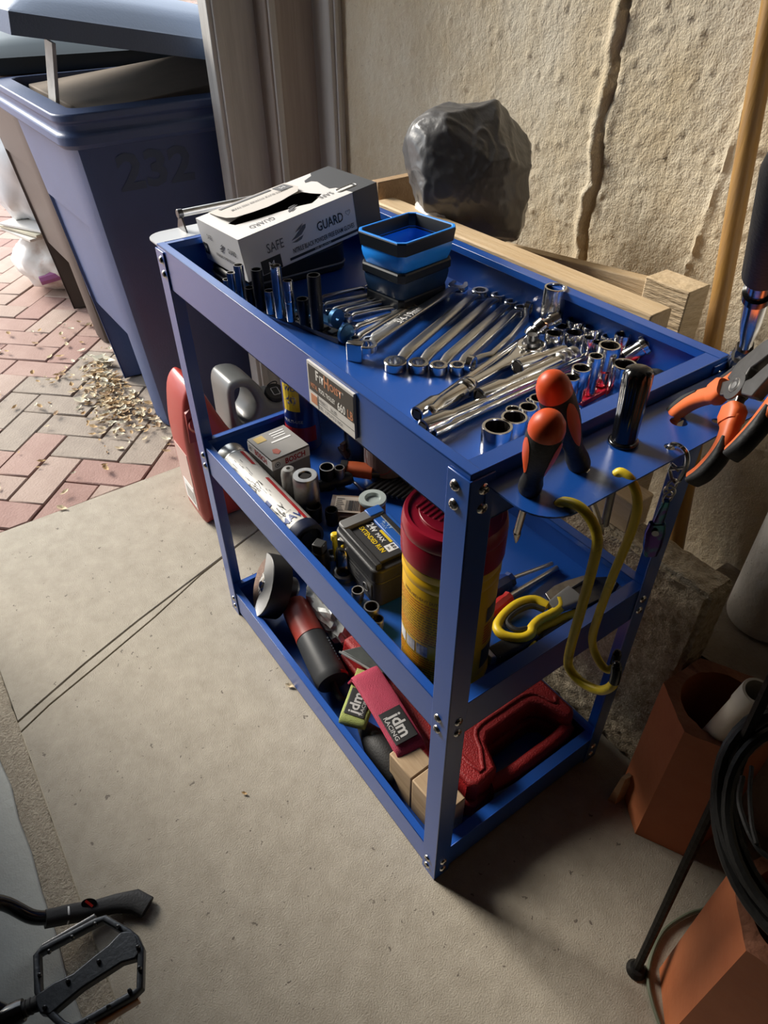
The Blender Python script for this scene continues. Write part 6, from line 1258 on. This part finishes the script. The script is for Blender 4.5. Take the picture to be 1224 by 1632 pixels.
b = MB(WM[rj]); b.prism([(.008, .245), (.045, .245), (.050, .285), (.030, .335), (.012, .320)], -.0645, -.056, Mx(((1, 0, 0, 0), (0, 0, 1, 0), (0, 1, 0, 0), (0, 0, 0, 1)))); b.build('grip_recess', mat('jug_red_shaded', (.30, .03, .025), .4), rj)  # recess drawn as a plate, its shade put into the darker red
b = MB(WM[rj]); b.bx(-.0012, .0, -.040, .040, .035, .200); b.bx(.0, .0005, -.040, .040, .035, .200); b.build('label', mat('jug_label', (.62, .45, .40), .45), rj)
b = MB(WM[rj]); b.bx(-.0018, -.0010, -.034, .030, .040, .100); b.build('white_label', WHITE, rj); b = MB(WM[rj]); b.bx(-.0024, -.0016, -.028, .020, .048, .085); b.build('grey_panel', mat('label_grey', (.40, .38, .36), .5), rj)
JG = mat('jug_grey', (.19, .195, .19), .34, var=.08, vs=8, coat=.15)
Mg = TM((-1.115, .209, 0), RZ(89))
gj = jug('coolant_jug', 'grey plastic jug with a black cap standing behind the far end of the cart', smooth_poly([(x * 1.08, z * .83) for x, z in [(.0, .012), (-.002, .15), (.0, .30), (.003, .352), (.018, .376), (.055, .368), (.080, .335), (.094, .290), (.108, .268), (.140, .258), (.165, .240), (.178, .20), (.178, .10), (.176, .012), (.15, .003), (.04, .003)]], 3), [smooth_poly([(x * 1.08, z * .83) for x, z in [(.018, .336), (.028, .350), (.046, .342), (.060, .312), (.066, .275), (.050, .238), (.028, .226), (.018, .26)]], 3)], Mg, .115, JG, .014)
b = MB(WM[gj]); b.lathe([(0, -.012), (.021, -.012), (.021, .002), (.0265, .003), (.0265, .020), (.024, .023), (0, .023)], 30, TM((.132, -.022, .220), frame((.1, -.5, 1))), rf=lambda k, i: 1 if i in (0, 5, 6) or k % 2 else .965); b.build('cap', BLACK, gj)
b = MB(WM[gj]); b.tube([TM((.132, -.022, .220), frame((.1, -.5, 1))) @ TM((0, 0, .0235)) @ V((x, y, 0)) for x, y in rrect(.018, .022, .003)], .0012, 5, True); b.build('cap_mark', mat('cap_mark', (.35, .34, .33), .5), gj)
b = MB(WM[gj]); b.tube([TM((.136, -.012, .249), frame((0, .8, .5))) @ V((.013 * math.cos(a), .013 * math.sin(a), 0)) for a in [2 * math.pi * k / 18 for k in range(18)]], .0016, 6, True); b.build('pull_ring', BLACK, gj)

# ---------------- dead leaves
rl_ = random.Random(21); LEAFC = [mat('leaf_%d' % k, c, .8) for k, c in enumerate(((.40, .26, .12), (.52, .42, .27), (.26, .16, .08), (.60, .55, .42)))]
def leaf_mesh(b, P, s, yaw, curl, k):
    M = TM(P, RZ(yaw)); pts = [(-1, 0, .3), (-.4, -.42, .1), (.3, -.34, 0), (1, 0, .35), (.3, .34, .05), (-.4, .42, .12), (0, 0, -.05)]
    b.mat(k).add([(x * s, y * s, s * .15 + s * curl * (abs(x) * .4 + abs(y) * .8) + z * s * .3) for x, y, z in pts], [(0, 1, 6), (1, 2, 6), (2, 3, 6), (3, 4, 6), (4, 5, 6), (5, 0, 6)], M)
b = MB()
for i in range(900):
    if i < 640: t_ = rl_.random(); x = -1.50 - .48 * t_ + rl_.gauss(0, .055); y = .10 + .02 * t_ + rl_.gauss(0, .058)
    else: x = rl_.uniform(-2.4, -1.28); y = rl_.uniform(-.45, .2)
    if x > -1.27 or (-1.98 < x < -1.44 and y > .150): continue
    if i >= 640 and rl_.random() < .55: continue
    leaf_mesh(b, (x, y, -.004 + rl_.uniform(0, .012)), rl_.uniform(.006, .018), rl_.uniform(0, 360), rl_.uniform(.1, .8), rl_.choice((0, 0, 1, 1, 2, 3)))
o = b.build('leaf_litter', LEAFC, smooth=0); o['kind'] = 'stuff'; o['label'] = 'dead leaves and chaff drifted along the foot of the blue bin'; o['category'] = 'leaf litter'
for px, py, s, k, lab_ in ((420 / 3.22, 400 + 780 / 3.22, .030, 3, 'pale torn leaf at the near edge of the leaf drift'), (540 / 3.22, 400 + 580 / 3.22, .05, 3, 'largest whitish scrap lying on the leaf drift'), (770 / 3.22, 400 + 790 / 3.22, .022, 0, 'curled tan leaf by itself near the corner of the blue bin'), (390, 1265, .006, 0, 'tiny orange leaf scrap on the concrete below the cart'), (462, 1094, .010, 1, 'small pale crumb on the concrete beside the bottom tray'), (412, 860 + 1260 / 2.914 * 0 + 70, .007, 2, 'dark scrap on the concrete near the far bottom corner of the cart'), (100, 812, .018, 1, 'dry stalk lying on the bricks near the slab edge')):
    P = on(px, py, z=.001 if py > 900 else -.003); b = MB(); leaf_mesh(b, P, s, 35, .5, 0); tag(b.build('dry_leaf', LEAFC[k], smooth=0), lab_, 'leaf')
# far background: garden fence boards beyond the paving
b = MB(); b.bx(-22.2, -22.0, -12, 14, -.2, 1.9); tag(b.build('garden_wall', mat('far_wall', (.45, .33, .28), .9, var=.2, vs=3)), 'low reddish wall far beyond the brick paving', 'wall')

# ================================================================ BICYCLE (pedal, crank end and side stand are in view)
bk = thing('bicycle', 'black bicycle at the lower left with a flat cage pedal and a side stand', 'bicycle', (-.22, -.60, 0)); zp = .15
ALB = mat('pedal_black', (.035, .04, .048), .38, .5, var=.15, vs=70, bump=.1, bs=200)
q = lambda x, y, dz=0: on(x / 2.853, 1060 + y / 2.853, z=zp + dz)
fr_ = [(172, 1325), (195, 1300), (440, 1172), (480, 1158), (590, 1222), (622, 1250), (645, 1300), (640, 1475), (610, 1500), (390, 1625), (330, 1655), (290, 1640), (205, 1560), (178, 1490)]
b = MB(); b.sweep([q(*p) for p in fr_], [(x * .0042, y * .0075) for x, y in rrect(2, 2, .5)], closed=True); b.build('pedal_cage', ALB, bk, bevel=.0005)
b = MB(); pl_ = [q(*p) for p in ((160, 1520), (250, 1452), (340, 1410), (430, 1335), (500, 1280), (555, 1222), (608, 1218), (632, 1250), (640, 1320), (620, 1345), (560, 1362), (470, 1420), (380, 1478), (300, 1545), (235, 1600), (190, 1592))]; n = len(pl_)
b.add([p + V((0, 0, .008)) for p in pl_] + [p - V((0, 0, .007)) for p in pl_], [tuple(range(n)), tuple(range(n, 2 * n))[::-1]] + [(i, (i + 1) % n, n + (i + 1) % n, n + i) for i in range(n)]); b.build('pedal_body', ALB, bk, bevel=.002, seg=3)
for p in ((225, 1305), (330, 1240), (435, 1180), (540, 1192), (628, 1285), (635, 1380), (590, 1482), (495, 1555), (400, 1620), (205, 1560), (182, 1412), (310, 1440), (450, 1350)): c = q(*p, .0085); b = MB(); b.lathe([(0, .004), (.0022, .0035), (.0028, 0), (0, -.001)], 10, TM(c)); b.build('pin', BLACKG, bk)
b = MB(); b.sweep([q(200, 1290, -.012), q(440, 1150, -.012)], [(x * .004, y * .008) for x, y in rrect(2, 2, .4)]); b.build('reflector', mat('smoked_lens', (.05, .05, .055), .25, coat=.4), bk, bevel=.0006)
b = MB(); b.sweep([q(440, 1632, -.012), q(632, 1515, -.012)], [(x * .004, y * .0085) for x, y in rrect(2, 2, .4)]); o = b.build('reflector', mat('amber_lens', (.40, .14, .02), .25, coat=.4), bk, bevel=.0006); o['label'] = 'amber reflector on the pedal'
A, B = q(60, 1590), q(175, 1535); b = MB(); b.spin(lerp(A, B, .35), B, [(0, 0), (.0085, 0), (.0095, .3), (.0085, .35), (.0095, .6), (.0085, .65), (.0095, 1), (0, 1)], 18); b.build('axle_boot', BLACKR, bk)
b = MB(); d = (A - B).normalized(); b.spin(lerp(A, B, .42), A + d * .012, [(0, 0), (.0125, .0), (.0135, .2), (.0135, .9), (.011, 1), (0, 1)], 22); b.build('crank_end', BLACKG, bk)
K0 = A + d * .008; b = MB(); b.sweep([K0, lerp(K0, V((-.26, -.66, .25)), .5), V((-.26, -.66, .25))], [(x * .012, y * .008) for x, y in rrect(2, 2, .5)]); b.build('crank_arm', BLACKG, bk)
ks = curve([V((-.33, -.66, .27)), V((-.315, -.585, .16)), on(0, 1438, z=.088), on(55, 1462, z=.052), on(105, 1458, z=.034), on(140, 1453, z=.022)], 6); b = MB(); b.tube(ks, .0098, 12); b.build('side_stand', BLACKG, bk)
b = MB(); b.sweep([on(72, 1465, z=.046), on(115, 1456, z=.030), on(150, 1450, z=.020), on(185, 1440, z=.013), on(215, 1436, z=.010), on(235, 1446, z=.008)], [[(x * w_, y * h_) for x, y in rrect(2, 2, .7)] for w_, h_ in ((.0112, .0112), (.0122, .0118), (.0118, .011), (.013, .0088), (.0165, .0075), (.015, .0062))], caps=True); b.build('stand_foot', BLACKR, bk, smooth=60)
c = lerp(on(105, 1458, z=.034), on(110, 1457, z=.032), .5); dd = (on(115, 1456, z=.030) - on(95, 1460, z=.037)).normalized(); b = MB(); b.lathe([(.0118, -.0014), (.0128, -.001), (.0128, .001), (.0118, .0014)], 24, TM(c, frame(dd)), closed=True); b.build('white_ring', WHITE, bk)
pc = on(142, 1440, z=.034); dn_ = (CP - pc).normalized(); b = MB(); Mk = TM(pc, frame(dn_, camR)); b.lathe([(0, .002), (.0108, .0015), (.0112, 0), (.0112, -.008), (0, -.008)], 24, Mk @ Mx.Diagonal((1.0, .62, 1, 1))); b.build('oval_badge', BLACKG, bk); b = MB(); b.box((0, 0, .0024), (.0135, .0034, .0008)); b.v = [Mk @ (Mx.Rotation(math.radians(-32), 3, 'Z') @ p) for p in b.v]; b.build('red_mark', mat('bright_red', (.7, .03, .02), .4), bk)
b = MB(); b.rod((-.33, -.66, .27), (-.75, -.68, .33), .011); b.rod((-.33, -.66, .27), (.02, -.70, .27), .018); b.build('chain_stay', BLACKG, bk)
for x, y in ((-.78, -.69), (.30, -.72)):
    b = MB(); b.tube([(x + .33 * math.cos(a), y, .345 + .33 * math.sin(a)) for a in [2 * math.pi * k / 48 for k in range(48)]], .018, 8, True); b.build('tyre', BLACKR, bk)
    for k in range(8): b = MB(); a = math.pi * k / 8; b.rod((x + .32 * math.cos(a), y, .345 + .32 * math.sin(a)), (x - .32 * math.cos(a), y, .345 - .32 * math.sin(a)), .0012, n=5); b.build('spoke', CHROME2, bk)
